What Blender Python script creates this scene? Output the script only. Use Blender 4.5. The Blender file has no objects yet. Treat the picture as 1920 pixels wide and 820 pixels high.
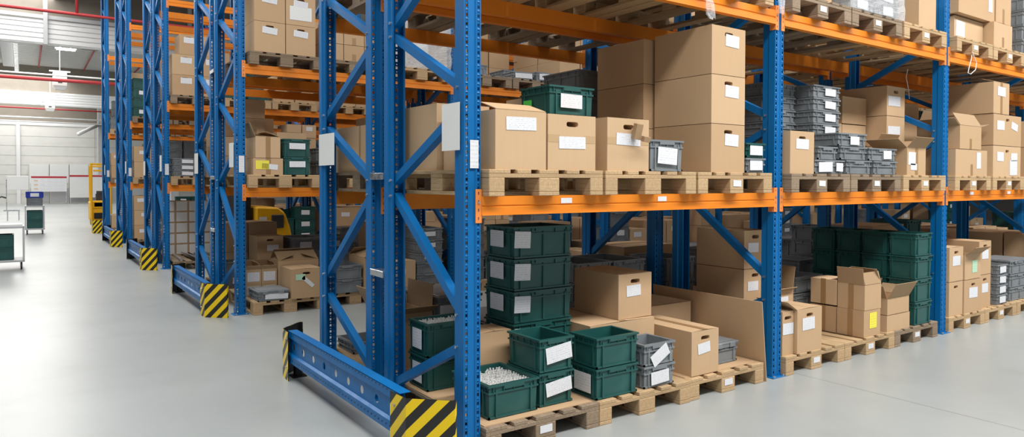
import bpy, bmesh, math, random
from math import sin, cos, pi, radians
from mathutils import Vector, Matrix
random.seed(7)
sc = bpy.context.scene
COL = sc.collection
# ---------------------------------------------------------------- camera
FPX, CYP, YAW, PIT, ROL = 1313.23, 363.77, 0.61073, -0.018307, 0.002588
CAM = Vector((-2.03402, -3.28686, 1.52978))
FW = Vector((sin(YAW)*cos(PIT), cos(YAW)*cos(PIT), sin(PIT)))
R0 = Vector((cos(YAW), -sin(YAW), 0)); U0 = R0.cross(FW)
RT = R0*cos(ROL)+U0*sin(ROL); UP = -R0*sin(ROL)+U0*cos(ROL)
cd = bpy.data.cameras.new('camera'); co = bpy.data.objects.new('camera', cd); COL.objects.link(co)
m = Matrix((RT, UP, -FW)).transposed().to_4x4(); m.translation = CAM; co.matrix_world = m
cd.sensor_width = 36; cd.lens = FPX/1920*36; cd.shift_y = -(410-CYP)/1920; cd.clip_end = 300
sc.camera = co
def _ray(x, y): return FW+RT*((x-960)/FPX)-UP*((y-CYP)/FPX)
def bp(x, y, ax, v):
    d = _ray(x, y); return CAM+d*((v-CAM[ax])/d[ax])
# ---------------------------------------------------------------- materials
def newmat(name, col, rough=.5, metal=0, spec=.5):
    mt = bpy.data.materials.new(name); mt.use_nodes = True
    b = mt.node_tree.nodes['Principled BSDF']
    b.inputs['Base Color'].default_value = (*col, 1); b.inputs['Roughness'].default_value = rough
    b.inputs['Metallic'].default_value = metal; b.inputs['Specular IOR Level'].default_value = spec
    return mt, mt.node_tree, b
def N(t, ty, **k):
    n = t.nodes.new(ty)
    for a, v in k.items(): setattr(n, a, v)
    return n
def math_(t, op, a, b=None, c=None):
    n = N(t, 'ShaderNodeMath', operation=op)
    for i, v in enumerate((a, b, c)):
        if v is None: continue
        if isinstance(v, (int, float)): n.inputs[i].default_value = v
        else: t.links.new(v, n.inputs[i])
    return n.outputs[0]
def mixc(t, f, a, b):
    n = N(t, 'ShaderNodeMix', data_type='RGBA')
    if isinstance(f, (int, float)): n.inputs[0].default_value = f
    else: t.links.new(f, n.inputs[0])
    for i, v in ((6, a), (7, b)):
        if isinstance(v, tuple): n.inputs[i].default_value = (*v, 1)
        else: t.links.new(v, n.inputs[i])
    return n.outputs[2]
def noise(t, scale, vec=None, detail=3, stretch=None, coord='Object'):
    n = N(t, 'ShaderNodeTexNoise'); n.inputs['Scale'].default_value = scale; n.inputs['Detail'].default_value = detail
    tc = N(t, 'ShaderNodeTexCoord'); src = tc.outputs[coord]
    if stretch:
        mp = N(t, 'ShaderNodeMapping'); mp.inputs['Scale'].default_value = stretch; t.links.new(src, mp.inputs[0]); src = mp.outputs[0]
    t.links.new(src, n.inputs['Vector']); return n.outputs['Fac']
def rnd(t): return N(t, 'ShaderNodeObjectInfo').outputs['Random']
def bump(t, b, h, s=.2, d=.002):
    n = N(t, 'ShaderNodeBump'); n.inputs['Strength'].default_value = s; n.inputs['Distance'].default_value = d
    t.links.new(h, n.inputs['Height']); t.links.new(n.outputs[0], b.inputs['Normal'])
def ramp(t, f, lo, hi):
    n = N(t, 'ShaderNodeMapRange'); n.inputs[1].default_value = lo; n.inputs[2].default_value = hi
    t.links.new(f, n.inputs[0]); return n.outputs[0]
M = {}
def painted(name, col, rough, var=.12):
    mt, t, b = newmat(name, col, rough, spec=.32)
    f = noise(t, 3, detail=5)
    c = mixc(t, ramp(t, f, .3, .75), col, tuple(v*(1-var) for v in col)); t.links.new(c, b.inputs['Base Color'])
    t.links.new(math_(t, 'MULTIPLY_ADD', noise(t, 12), .25, rough-.12), b.inputs['Roughness'])
    return mt
M['blue'] = painted('blue_paint', (.0, .138, .4), .42)
M['orange'] = painted('orange_paint', (.84, .25, .018), .45)
M['orange2'] = painted('orange_connector_paint', (.86, .27, .06), .45)
M['yellow'] = painted('yellow_paint', (.85, .45, .01), .4)
M['black'] = painted('black_paint', (.012, .012, .013), .5)
M['darkgrey'] = painted('dark_grey', (.05, .05, .055), .5)
M['red'] = painted('red_pipe_paint', (.42, .035, .04), .5)
M['white'] = painted('white_paint', (.78, .79, .79), .5, .04)
M['offwhite'] = painted('warm_white_panel', (.68, .68, .65), .6, .06)
M['lightgrey'] = painted('light_grey_paint', (.5, .51, .52), .45, .08)
M['brownwall'] = painted('beige_louvre', (.27, .24, .2), .7)
M['concrete'] = painted('shade_dark_concrete', (.12, .115, .105), .8)  # right wall only: shade beyond the racks put into the colour
M['bluecrate'] = painted('blue_plastic', (.02, .05, .4), .4)
mt, t, b = newmat('galvanised_steel', (.55, .57, .6), .3, .9)
t.links.new(ramp(t, noise(t, 25), .1, 1.6), b.inputs['Roughness']); M['steel'] = mt
def cardboard(name, c1, c2):
    mt, t, b = newmat(name, c1, .8, spec=.2)
    c = mixc(t, rnd(t), c1, c2)
    f = noise(t, 2.2, detail=5); c = mixc(t, math_(t, 'MULTIPLY', ramp(t, f, .35, .8), .35), c, tuple(v*.72 for v in c1))
    g = noise(t, 60, detail=2, stretch=(1, 1, .06)); c = mixc(t, math_(t, 'MULTIPLY', g, .16), c, tuple(v*.6 for v in c1))
    t.links.new(c, b.inputs['Base Color'])
    bump(t, b, noise(t, 220, detail=1, stretch=(1, 1, .02)), .12, .001)
    return mt
M['card'] = cardboard('cardboard', (.6, .415, .25), (.51, .335, .19))
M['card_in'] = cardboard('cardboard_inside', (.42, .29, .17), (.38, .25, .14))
mt, t, b = newmat('brown_packing_tape', (.34, .2, .09), .35); M['tape'] = mt
mt, t, b = newmat('clear_tape', (.5, .34, .19), .25); M['cleartape'] = mt
def woodmat(name, c1, c2, c3):
    mt, t, b = newmat(name, c1, .8, spec=.25)
    c = mixc(t, rnd(t), c1, c2)
    g = noise(t, 14, detail=6, stretch=(6, .5, 6)); c = mixc(t, ramp(t, g, .35, .75), c, c3)
    s = noise(t, 3, detail=4); c = mixc(t, math_(t, 'MULTIPLY', ramp(t, s, .5, .8), .5), c, tuple(v*.45 for v in c1))
    t.links.new(c, b.inputs['Base Color']); bump(t, b, g, .3, .002)
    return mt
M['wood'] = woodmat('pallet_wood', (.58, .41, .235), (.47, .33, .19), (.38, .25, .13))
M['wood_old'] = woodmat('weathered_pallet_wood', (.34, .26, .18), (.25, .19, .13), (.19, .13, .085))
def plastic(name, c, rough=.38):
    mt, t, b = newmat(name, c, rough)
    f = noise(t, 7, detail=6); cc = mixc(t, math_(t, 'MULTIPLY', ramp(t, f, .5, .8), .35), c, tuple(min(1, v*1.6+.03) for v in c))
    cc = mixc(t, math_(t, 'MULTIPLY', rnd(t), .35), cc, tuple(v*.7 for v in c))
    t.links.new(cc, b.inputs['Base Color']); t.links.new(math_(t, 'MULTIPLY_ADD', f, .3, rough-.1), b.inputs['Roughness'])
    return mt
M['green'] = plastic('green_plastic', (.012, .085, .078))
M['grey'] = plastic('grey_plastic', (.2, .22, .235))
M['white_plastic'] = plastic('white_plastic', (.7, .7, .68))
# printed paper: rows of small dark marks
def paper(name, base, rows, ink=(.12, .14, .2), strength=.4):
    mt, t, b = newmat(name, base, .6, spec=.3)
    tc = N(t, 'ShaderNodeTexCoord'); sp = N(t, 'ShaderNodeSeparateXYZ'); t.links.new(tc.outputs['UV'], sp.inputs[0])
    u, v = sp.outputs[0], sp.outputs[1]
    fr = math_(t, 'FRACT', math_(t, 'MULTIPLY', v, float(rows)))
    line = math_(t, 'MULTIPLY', math_(t, 'GREATER_THAN', fr, .35), math_(t, 'LESS_THAN', fr, .7))
    row = math_(t, 'FLOOR', math_(t, 'MULTIPLY', v, float(rows)))
    cb = N(t, 'ShaderNodeCombineXYZ'); t.links.new(math_(t, 'MULTIPLY', u, 55.), cb.inputs[0]); t.links.new(math_(t, 'MULTIPLY', row, 3.7), cb.inputs[1])
    t.links.new(math_(t, 'MULTIPLY', rnd(t), 50.), cb.inputs[2])
    nz = N(t, 'ShaderNodeTexNoise'); nz.inputs['Scale'].default_value = 1; t.links.new(cb.outputs[0], nz.inputs['Vector'])
    ln = math_(t, 'MULTIPLY', line, math_(t, 'GREATER_THAN', nz.outputs['Fac'], .54))
    mar = math_(t, 'MULTIPLY', math_(t, 'GREATER_THAN', u, .07), math_(t, 'LESS_THAN', u, .93))
    f = math_(t, 'MULTIPLY', math_(t, 'MULTIPLY', ln, mar), strength)
    t.links.new(mixc(t, f, base, ink), b.inputs['Base Color']); return mt
M['paper'] = paper('printed_label_paper', (.72, .73, .76), 7)
M['sheet'] = paper('plain_paper_sheet', (.76, .77, .76), 22, strength=.06)
M['yellowpaper'] = paper('yellow_label_paper', (.85, .75, .08), 6)
M['greenpaper'] = paper('pale_green_label_paper', (.45, .7, .5), 5)
M['brightgreen'] = paper('bright_green_sticker', (.08, .62, .08), 6)
M['chart'] = paper('chart_paper', (.75, .77, .82), 5, ink=(.2, .25, .45))
M['redhead'] = newmat('red_header', (.45, .03, .05), .6)[0]
M['orangecard'] = newmat('orange_card', (.8, .4, .1), .6)[0]
mt, t, b = newmat('stretch_film', (.85, .87, .9), .2)
b.inputs['Alpha'].default_value = .38; b.inputs['Specular IOR Level'].default_value = .8
bump(t, b, noise(t, 26, detail=4, stretch=(1, 1, 5)), .9, .01); M['film'] = mt
mt, t, b = newmat('corrugated_board_edges', (.5, .42, .36), .8)
f = noise(t, 26, detail=3, stretch=(1, 1, 3)); t.links.new(mixc(t, ramp(t, f, .4, .6), (.62, .55, .5), (.3, .23, .18)), b.inputs['Base Color']); M['edges'] = mt
mt, t, b = newmat('tube_glow', (1, 1, 1), .5); b.inputs['Emission Color'].default_value = (1, 1, 1, 1); b.inputs['Emission Strength'].default_value = 6; M['glow'] = mt
# hazard stripes along UV
mt, t, b = newmat('hazard_stripes', (1, 1, 0), .4)
tc = N(t, 'ShaderNodeTexCoord'); sp = N(t, 'ShaderNodeSeparateXYZ'); t.links.new(tc.outputs['UV'], sp.inputs[0])
fr = math_(t, 'FRACT', math_(t, 'DIVIDE', math_(t, 'ADD', math_(t, 'SUBTRACT', sp.outputs[1], sp.outputs[0]), 5.0), .136))
t.links.new(mixc(t, math_(t, 'GREATER_THAN', fr, .5), (.012, .011, .01), (.87, .6, .0)), b.inputs['Base Color']); M['hazard'] = mt
# floor
mt, t, b = newmat('polished_concrete', (.5, .51, .5), .25)
f = noise(t, .35, detail=6); f2 = noise(t, 2.5, detail=8)
c = mixc(t, ramp(t, f, .35, .7), (.375, .395, .39), (.3, .32, .315)); c = mixc(t, math_(t, 'MULTIPLY', ramp(t, f2, .5, .75), .3), c, (.25, .26, .25))
tc = N(t, 'ShaderNodeTexCoord'); sp = N(t, 'ShaderNodeSeparateXYZ'); t.links.new(tc.outputs['Object'], sp.inputs[0])
def joint(o, at):
    return math_(t, 'LESS_THAN', math_(t, 'ABSOLUTE', math_(t, 'SUBTRACT', o, at)), .004)
jy = bp(160, 571, 2, 0).y; jx = bp(1570, 720, 2, 0).x
j = math_(t, 'MAXIMUM', joint(sp.outputs[0], jx), joint(sp.outputs[1], jy)); j = math_(t, 'MAXIMUM', j, joint(sp.outputs[1], jy+7)); j = math_(t, 'MAXIMUM', j, joint(sp.outputs[1], jy+14))
j = math_(t, 'MULTIPLY', j, .7)
t.links.new(mixc(t, j, c, (.12, .12, .12)), b.inputs['Base Color'])
t.links.new(math_(t, 'MULTIPLY_ADD', f, .12, .27), b.inputs['Roughness']); M['floor'] = mt
# ---------------------------------------------------------------- mesh helpers
class MB:
    def __init__(s): s.v = []; s.f = []; s.uv = {}
    def quad(s, *p):
        n = len(s.v); s.v += [tuple(q) for q in p]; s.f.append(tuple(range(n, n+len(p)))); return len(s.f)-1
    def box(s, x0, x1, y0, y1, z0, z1, mx=None):
        n = len(s.v); P = [(x, y, z) for z in (z0, z1) for y in (y0, y1) for x in (x0, x1)]
        if mx is not None: P = [tuple(mx @ Vector(p)) for p in P]
        s.v += P
        for a in ((0, 2, 3, 1), (4, 5, 7, 6), (0, 1, 5, 4), (2, 6, 7, 3), (0, 4, 6, 2), (1, 3, 7, 5)): s.f.append(tuple(n+i for i in a))
        return s
    def tube(s, pts, r, seg=8, cap=True):
        pts = [Vector(p) for p in pts]; rings = []
        for i, p in enumerate(pts):
            d = (pts[min(i+1, len(pts)-1)]-pts[max(i-1, 0)]).normalized()
            a = d.orthogonal().normalized() if i == 0 else (pa-d*pa.dot(d)).normalized()
            pa = a; bb = d.cross(a); n = len(s.v)
            s.v += [tuple(p+(a*cos(2*pi*k/seg)+bb*sin(2*pi*k/seg))*r) for k in range(seg)]; rings.append(n)
        for a, c in zip(rings, rings[1:]):
            for k in range(seg): s.f.append((a+k, a+(k+1) % seg, c+(k+1) % seg, c+k))
        if cap: s.f.append(tuple(rings[0]+k for k in range(seg))[::-1]); s.f.append(tuple(rings[-1]+k for k in range(seg)))
        return s
    def ext(s, prof, z0, z1, close=True):      # prism of an outline in xy along z
        n = len(s.v); k = len(prof)
        s.v += [(x, y, z0) for x, y in prof]+[(x, y, z1) for x, y in prof]
        for i in range(k if close else k-1): s.f.append((n+i, n+(i+1) % k, n+k+(i+1) % k, n+k+i))
        if close: s.f.append(tuple(n+i for i in range(k))[::-1]); s.f.append(tuple(n+k+i for i in range(k)))
        return s
    def mesh(s, name, mat, bevel=0, smooth=False, solid=0):
        me = bpy.data.meshes.new(name); me.from_pydata(s.v, [], s.f)
        if s.uv:
            ul = me.uv_layers.new(name='UVMap')
            for p in me.polygons:
                q = s.uv.get(p.index)
                if q:
                    for li, c in zip(p.loop_indices, q): ul.data[li].uv = c
        if bevel or solid or True:
            bm = bmesh.new(); bm.from_mesh(me)
            if solid: bmesh.ops.solidify(bm, geom=bm.faces[:], thickness=solid)
            if bevel: bmesh.ops.bevel(bm, geom=bm.edges[:], offset=bevel, segments=1, affect='EDGES', clamp_overlap=True)
            if not s.uv: bmesh.ops.recalc_face_normals(bm, faces=bm.faces[:])
            bm.to_mesh(me); bm.free()
        if smooth:
            for p in me.polygons: p.use_smooth = True
        me.materials.append(mat); return me
CACHE = {}
def mesh_of(key, fn):
    if key not in CACHE: CACHE[key] = fn()
    return CACHE[key]
def ob(name, me, parent=None, loc=(0, 0, 0), rot=(0, 0, 0)):
    o = bpy.data.objects.new(name, me); COL.objects.link(o); o.location = loc; o.rotation_euler = rot
    if parent: o.parent = parent
    return o
LABELS = {}
LR = [17]
GEN = []
# running numbers of the repeated loads that show from the aisle; the others are left out
KEPT = [0, 1, 2, 3, 4, 6, 7, 8, 12, 13, 14, 15, 16, 17, 18, 19, 20, 31, 32, 33, 34, 35, 36, 44, 64, 65, 66, 67, 68, 69, 70, 71, 72, 76, 82, 91, 92, 93, 94,
        95, 96, 97, 98, 99, 102, 103, 104, 107, 112, 113, 114, 115, 116, 118, 119, 120, 132, 138, 146, 147, 148, 149, 150, 151, 152, 153, 154, 155, 156, 157,
        158, 159, 160, 161, 162, 163, 164, 167, 168, 169, 185, 186, 190, 199, 209, 210, 211, 212, 213, 214, 219, 220, 221, 222, 223, 224, 226, 227, 228, 229,
        230, 255, 256, 257, 258, 259, 262, 273, 277, 285, 286, 287, 291, 292, 293, 294, 295, 296, 297, 298, 299, 300, 301, 302, 303, 304, 336, 345, 350, 359,
        360, 361, 362, 363, 396, 409, 421, 426, 427, 428, 429, 430, 431, 432, 433, 434, 435, 444, 445, 446, 447, 448, 449, 450, 451, 452, 453, 454, 455, 456,
        457, 458, 459, 478, 479, 480, 481, 482, 483, 484, 487, 488, 489, 490, 491, 492, 493, 494, 495, 496, 497, 498, 499, 500, 501, 502, 503, 504, 506, 507,
        508, 509, 510, 538, 539, 540, 554, 560, 561, 564, 565, 566, 567, 568, 569, 570, 571, 572, 573, 574, 575, 576, 577, 578, 611, 612, 613, 616, 617, 625,
        627, 628, 629, 630, 631, 672, 673, 674, 675, 676, 679, 680, 681, 682, 683, 725, 733, 734, 737, 738, 743, 749, 750, 751, 752, 753, 754, 755, 756, 757,
        759, 767, 768, 769, 771, 772, 773, 774, 825, 831, 832, 833, 834, 835, 836, 837, 838, 839, 840, 843, 844, 845, 846, 850, 851, 852, 853, 858, 859, 860,
        861, 863, 864, 867, 876, 877, 878, 880, 881, 882, 885, 886, 887, 888, 889, 890, 891, 892, 893, 894, 895, 896, 897, 898, 899, 900, 901, 902, 903, 904,
        905, 906, 907, 932, 933, 934, 935, 936, 938, 939, 940, 944, 946, 947, 948, 950, 951, 952, 954, 955, 956, 957, 1016, 1017, 1018, 1019, 1032, 1035,
        1036, 1084, 1088, 1089, 1090, 1091, 1093, 1094, 1095, 1096, 1097, 1098, 1099, 1100, 1101, 1129, 1132, 1133, 1134, 1147, 1148, 1149, 1152, 1153, 1160,
        1164, 1165, 1221, 1222, 1223, 1224, 1225, 1226, 1227, 1229, 1232, 1233, 1234, 1235, 1236, 1237, 1238, 1294, 1295, 1296, 1299, 1300, 1301, 1302, 1303,
        1304, 1305, 1306, 1307, 1308, 1309, 1314, 1317, 1318, 1319, 1320, 1321, 1322, 1323, 1324, 1327, 1328, 1329, 1330, 1331, 1332, 1333, 1335, 1336, 1339,
        1342, 1343, 1344, 1345, 1346, 1347, 1351, 1352, 1353, 1354, 1355, 1357, 1362, 1363, 1366, 1367, 1368, 1369, 1372, 1373, 1374, 1388, 1391, 1395, 1397,
        1399, 1400, 1404, 1410, 1411, 1419, 1423, 1424, 1458, 1459, 1460, 1468, 1469, 1479, 1481, 1482, 1483, 1486, 1487, 1488, 1489, 1491, 1492, 1493, 1554,
        1555, 1556, 1557, 1558, 1625, 1632, 1637, 1638, 1639, 1640, 1643, 1644, 1645, 1646, 1647, 1648, 1649, 1650, 1651, 1652, 1653, 1656, 1657, 1658, 1659,
        1664, 1665, 1666, 1674, 1675, 1676, 1677, 1683, 1684, 1685, 1686, 1699, 1703, 1704, 1705, 1706, 1711, 1718, 1719, 1720, 1721, 1722, 1723, 1782, 1786,
        1787, 1788, 1789, 1790, 1792, 1793, 1794, 1795, 2018, 2019, 2020, 2021, 2022, 2023, 2024, 2042, 2043, 2044, 2051, 2055, 2056, 2057, 2058, 2066, 2067,
        2068, 2069, 2070, 2073, 2074, 2075, 2076, 2090, 2095, 2096, 2097, 2098, 2104, 2111, 2112, 2138, 2142, 2155, 2167, 2169, 2170, 2230, 2231, 2232, 2233,
        2234, 2235, 2236, 2237, 2238, 2251, 2264, 2265, 2266, 2267, 2268, 2278, 2279, 2283, 2300, 2305, 2306, 2307, 2308, 2309, 2312, 2313, 2314, 2317, 2318,
        2321, 2324, 2325, 2375, 2376, 2377, 2380, 2381, 2382, 2383, 2384, 2388, 2389, 2390, 2391, 2392, 2393, 2394, 2395, 2396, 2398, 2399, 2400, 2406, 2407,
        2408, 2409, 2421, 2422, 2423, 2428, 2429, 2430, 2431, 2432, 2440]
COUNT = [0]
def goods(stack, fn, *a, **k):
    i = COUNT[0]; COUNT[0] += 1
    if len(KEPT) > 1 and i not in KEPTSET: return
    GEN.append((i, stack, fn(*a, **k)))
def tag(o, label, cat, group=None, kind=None):
    o['label'] = label; o['category'] = cat
    if group: o['group'] = group
    if kind: o['kind'] = kind
    LABELS[label] = LABELS.get(label, 0)+1
    return o
def thing(name, label, cat, loc, rz=0, group=None):
    o = ob(name, None, None, loc, (0, 0, rz)); o.empty_display_size = .1; return tag(o, label, cat, group)
def struct(name, me, loc=(0, 0, 0), rot=(0, 0, 0)):
    o = ob(name, me, None, loc, rot); o['kind'] = 'structure'; return o
def boxmesh(w, d, h, mat, bevel=.002):
    return mesh_of(('bx', round(w, 4), round(d, 4), round(h, 4), mat, bevel), lambda: MB().box(0, w, 0, d, 0, h).mesh('box', M[mat], bevel))
# ---------------------------------------------------------------- paper labels
def labelmesh(w, h, mat='paper', curl=0):
    def f():
        b = MB(); i = b.quad((0, -.0012, 0), (w, -.0012-curl, 0), (w, -.0012, h), (0, -.0012, h)); b.uv[i] = [(0, 0), (1, 0), (1, 1), (0, 1)]
        b.quad((0, 0, 0), (0, 0, h), (0, -.0012, h), (0, -.0012, 0)); b.quad((w, 0, 0), (w, -.0012-curl, 0), (w, -.0012, h), (w, 0, h))
        b.quad((0, 0, h), (w, 0, h), (w, -.0012, h), (0, -.0012, h)); b.quad((0, 0, 0), (0, -.0012, 0), (w, -.0012, 0), (w, 0, 0)); b.quad((0, 0, 0), (w, 0, 0), (w, 0, h), (0, 0, h))
        return b.mesh('label', M[mat])
    return mesh_of(('lab', round(w, 3), round(h, 3), mat, curl), f)
def put_label(parent, face, u, v, w, h, W, D, mat='paper', tilt=0, name='paper_label'):
    """u,v centre as fractions of the face"""
    me = labelmesh(w, h, mat)
    if face == 'F':
        LR[0] = (LR[0]*37+11) % 101
        if not tilt and mat == 'paper': tilt = (LR[0]-50)/50*.035
        cx, cz = u*W, v[0]*v[1]; off = Matrix.Rotation(tilt, 3, 'Y') @ Vector((-w/2, 0, -h/2))
        return ob(name, me, parent, (cx+off.x, -.0015, cz+off.z), (0, tilt, 0))
    if face == 'L':    # -X face, u from the rear to the front
        return ob(name, me, parent, (-.0015, D*(1-u)+w/2, v[0]*v[1]-h/2), (0, 0, -pi/2))
# ---------------------------------------------------------------- carton
def carton_body(w, d, h, hole, mat='card'):
    def f():
        b = MB(); g = .003
        # sides
        b.quad((0, d, 0), (w, d, 0), (w, d, h), (0, d, h)); b.quad((0, 0, 0), (0, d, 0), (0, d, h), (0, 0, h)); b.quad((w, 0, 0), (w, 0, h), (w, d, h), (w, d, 0))
        b.quad((0, 0, 0), (w, 0, 0), (w, d, 0), (0, d, 0))
        # top: two flaps meeting in a slit along x... the slit runs front to back
        cx = w/2; rz = .004
        b.quad((0, 0, h), (cx-g, 0, h+rz), (cx-g, d, h+rz), (0, d, h)); b.quad((w, 0, h), (w, d, h), (cx+g, d, h+rz), (cx+g, 0, h+rz))
        b.quad((cx-g, 0, h+rz), (cx-g, 0, h-.006), (cx-g, d, h-.006), (cx-g, d, h+rz)); b.quad((cx+g, 0, h+rz), (cx+g, d, h+rz), (cx+g, d, h-.006), (cx+g, 0, h-.006))
        b.quad((cx-g, 0, h-.006), (cx+g, 0, h-.006), (cx+g, d, h-.006), (cx-g, d, h-.006))
        if not hole: b.quad((0, 0, 0), (0, 0, h), (w, 0, h), (w, 0, 0))
        else:
            hw, hh, hz = .045, .0155, h-.055
            K = 24; inner = []; outer = []
            for k in range(K):
                a = 2*pi*k/K+pi/K; ex = hw*(1 if cos(a) > 0 else -1)*abs(cos(a))**.35; ez = hh*(1 if sin(a) > 0 else -1)*abs(sin(a))**.7
                inner.append((w/2+ex, hz+ez))
            def border(t):  # walk round the rectangle in step with the slot
                P = [(w, h), (0, h), (0, 0), (w, 0)]; t = (t % 1)*4; i = int(t); q = t-i; p0, p1 = P[i % 4], P[(i+1) % 4]
                return (p0[0]+(p1[0]-p0[0])*q, p0[1]+(p1[1]-p0[1])*q)
            # slot points sorted so that the quarters match the rectangle corners
            outer = [border((k-K/8+.5)/K+0.0) for k in range(K)]
            for c, kk in (((w, h), K//8), ((0, h), 3*K//8), ((0, 0), 5*K//8), ((w, 0), 7*K//8)):
                outer[kk] = c
            for k in range(K):
                j = (k+1) % K; a, c = inner[k], inner[j]; o, p = outer[k], outer[j]
                b.quad((a[0], 0, a[1]), (c[0], 0, c[1]), (p[0], 0, p[1]), (o[0], 0, o[1]))
                b.quad((a[0], 0, a[1]), (a[0], .1, a[1]), (c[0], .1, c[1]), (c[0], 0, c[1]))
            n = len(b.v); b.v += [(q[0], .1, q[1]) for q in inner]; b.f.append(tuple(range(n, n+K)))
        me = b.mesh('carton_body', M[mat]); return me
    return mesh_of(('cb', round(w, 3), round(d, 3), round(h, 3), hole, mat), f)
def carton_open(w, d, h, mat='card'):
    def f():
        b = MB(); t = .006
        b.box(0, w, 0, t, 0, h); b.box(0, w, d-t, d, 0, h); b.box(0, t, t, d-t, 0, h); b.box(w-t, w, t, d-t, 0, h); b.box(t, w-t, t, d-t, 0, t)
        return b.mesh('open_carton_body', M[mat])
    return mesh_of(('co', round(w, 3), round(d, 3), round(h, 3), mat), f)
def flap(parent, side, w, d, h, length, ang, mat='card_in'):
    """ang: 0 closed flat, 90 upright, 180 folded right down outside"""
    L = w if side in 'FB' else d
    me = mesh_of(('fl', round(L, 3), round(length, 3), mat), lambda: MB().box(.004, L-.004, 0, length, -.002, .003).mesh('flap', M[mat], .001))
    a = radians(ang)
    if side == 'F': o = ob('flap', me, parent, (0, 0, h+.002), (a, 0, 0))
    elif side == 'B': o = ob('flap', me, parent, (w, d, h+.002), (a, 0, pi))
    elif side == 'L': o = ob('flap', me, parent, (0, d, h+.002), (0, 0, 0)); o.rotation_euler = (Matrix.Rotation(-pi/2, 3, 'Z') @ Matrix.Rotation(a, 3, 'X')).to_euler()
    else: o = ob('flap', me, parent, (w, 0, h+.002)); o.rotation_euler = (Matrix.Rotation(pi/2, 3, 'Z') @ Matrix.Rotation(a, 3, 'X')).to_euler()
    return o
def carton(loc, w, d, h, label, hole=True, labs=(), tape=None, flaps=(), rz=0, group=None, toptape=False, mat='card', extras=True):
    """labs: (face,u,v,w,h,mat,tilt)"""
    th = thing('cardboard_box', label, 'cardboard box', loc, rz, group)
    if flaps: ob('carton_body', carton_open(w, d, h, mat), th)
    else: ob('carton_body', carton_body(w, d, h, hole, mat), th)
    for fl in flaps: flap(th, fl[0], w, d, h, fl[1], fl[2])
    for l in labs:
        l = list(l)+['paper', 0][len(l)-5:] if len(l) < 7 else l
        put_label(th, l[0], l[1], (l[2], h), l[3], l[4], w, d, l[5], l[6])
    if tape == 'V':      # vertical strip down the front
        ob('tape', mesh_of(('tpv', round(h, 2)), lambda: MB().box(0, .05, -.001, 0, 0, h*.45).mesh('tape', M['tape'])), th, (w/2-.025, 0, 0))
        if not flaps: ob('tape', mesh_of(('tpt', round(d, 2)), lambda: MB().box(0, .05, 0, d, 0, .001).mesh('tape', M['tape'])), th, (w/2-.025, 0, h+.0045))
    if tape == 'VF':
        ob('tape', mesh_of(('tpvf', round(h, 2)), lambda: MB().box(0, .055, -.001, 0, 0, h).mesh('tape', M['tape'])), th, (w/2-.027, 0, 0))
    if tape == 'LF':
        ob('tape', mesh_of(('tplf', round(h, 2)), lambda: MB().box(-.001, 0, 0, .05, 0, h).mesh('tape', M['tape'])), th, (0, d/2-.025, 0))
    if tape == 'H':
        for x in (0, w-.09): ob('tape', mesh_of(('tph',), lambda: MB().box(0, .09, -.001, 0, 0, .045).mesh('tape', M['cleartape'])), th, (x, 0, h*.5))
    if toptape and not flaps:
        ob('tape', mesh_of(('tpt', round(d, 2)), lambda: MB().box(0, .05, 0, d, 0, .001).mesh('tape', M['tape'])), th, (w/2-.025, 0, h+.0045))
    return th
# ---------------------------------------------------------------- plastic crate
def crate_body(w, d, h, mat):
    def f():
        b = MB(); t = .006; s = .016
        # outer tapered wall and inner wall
        o0 = [(s, s), (w-s, s), (w-s, d-s), (s, d-s)]; o1 = [(s*.6, s*.6), (w-s*.6, s*.6), (w-s*.6, d-s*.6), (s*.6, d-s*.6)]
        i0 = [(s+t, s+t), (w-s-t, s+t), (w-s-t, d-s-t), (s+t, d-s-t)]
        for k in range(4):
            j = (k+1) % 4
            b.quad((*o0[k], .004), (*o0[j], .004), (*o1[j], h), (*o1[k], h)); b.quad((*i0[j], .012), (*i0[k], .012), (*i0[k], h), (*i0[j], h)); b.quad((*o1[k], h), (*o1[j], h), (*i0[j], h), (*i0[k], h))
        b.quad(*[(*p, .004) for p in o0[::-1]]); b.quad(*[(*p, .012) for p in i0])
        # foot ring
        b.box(.02, w-.02, .02, d-.02, 0, .006)
        # vertical ribs
        def rib(fx, x, y):
            if fx: b.box(x-.004, x+.004, y, y+s if y < d/2 else y, .01, h-.04) if False else None
        for fx in (.16, .84) if w < .45 else (.12, .5, .88):
            x = fx*w; b.box(x-.005, x+.005, .003, s+.002, .012, h-.03); b.box(x-.005, x+.005, d-s-.002, d-.003, .012, h-.03)
        for fy in (.16, .84) if d < .45 else (.12, .5, .88):
            y = fy*d; b.box(.003, s+.002, y-.005, y+.005, .012, h-.03); b.box(w-s-.002, w-.003, y-.005, y+.005, .012, h-.03)
        # corner posts
        for x in (.004, w-.034):
            for y in (.004, d-.034): b.box(x, x+.03, y, y+.03, .012, h-.01) if False else None
        # base ledge
        b.box(.008, w-.008, .008, s+.002, .004, .016); b.box(.008, w-.008, d-s-.002, d-.008, .004, .016); b.box(.008, s+.002, .008, d-.008, .004, .016); b.box(w-s-.002, w-.008, .008, d-.008, .004, .016)
        return b.mesh('crate_body', M[mat])
    return mesh_of(('cr', round(w, 3), round(d, 3), round(h, 3), mat), f)
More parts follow.
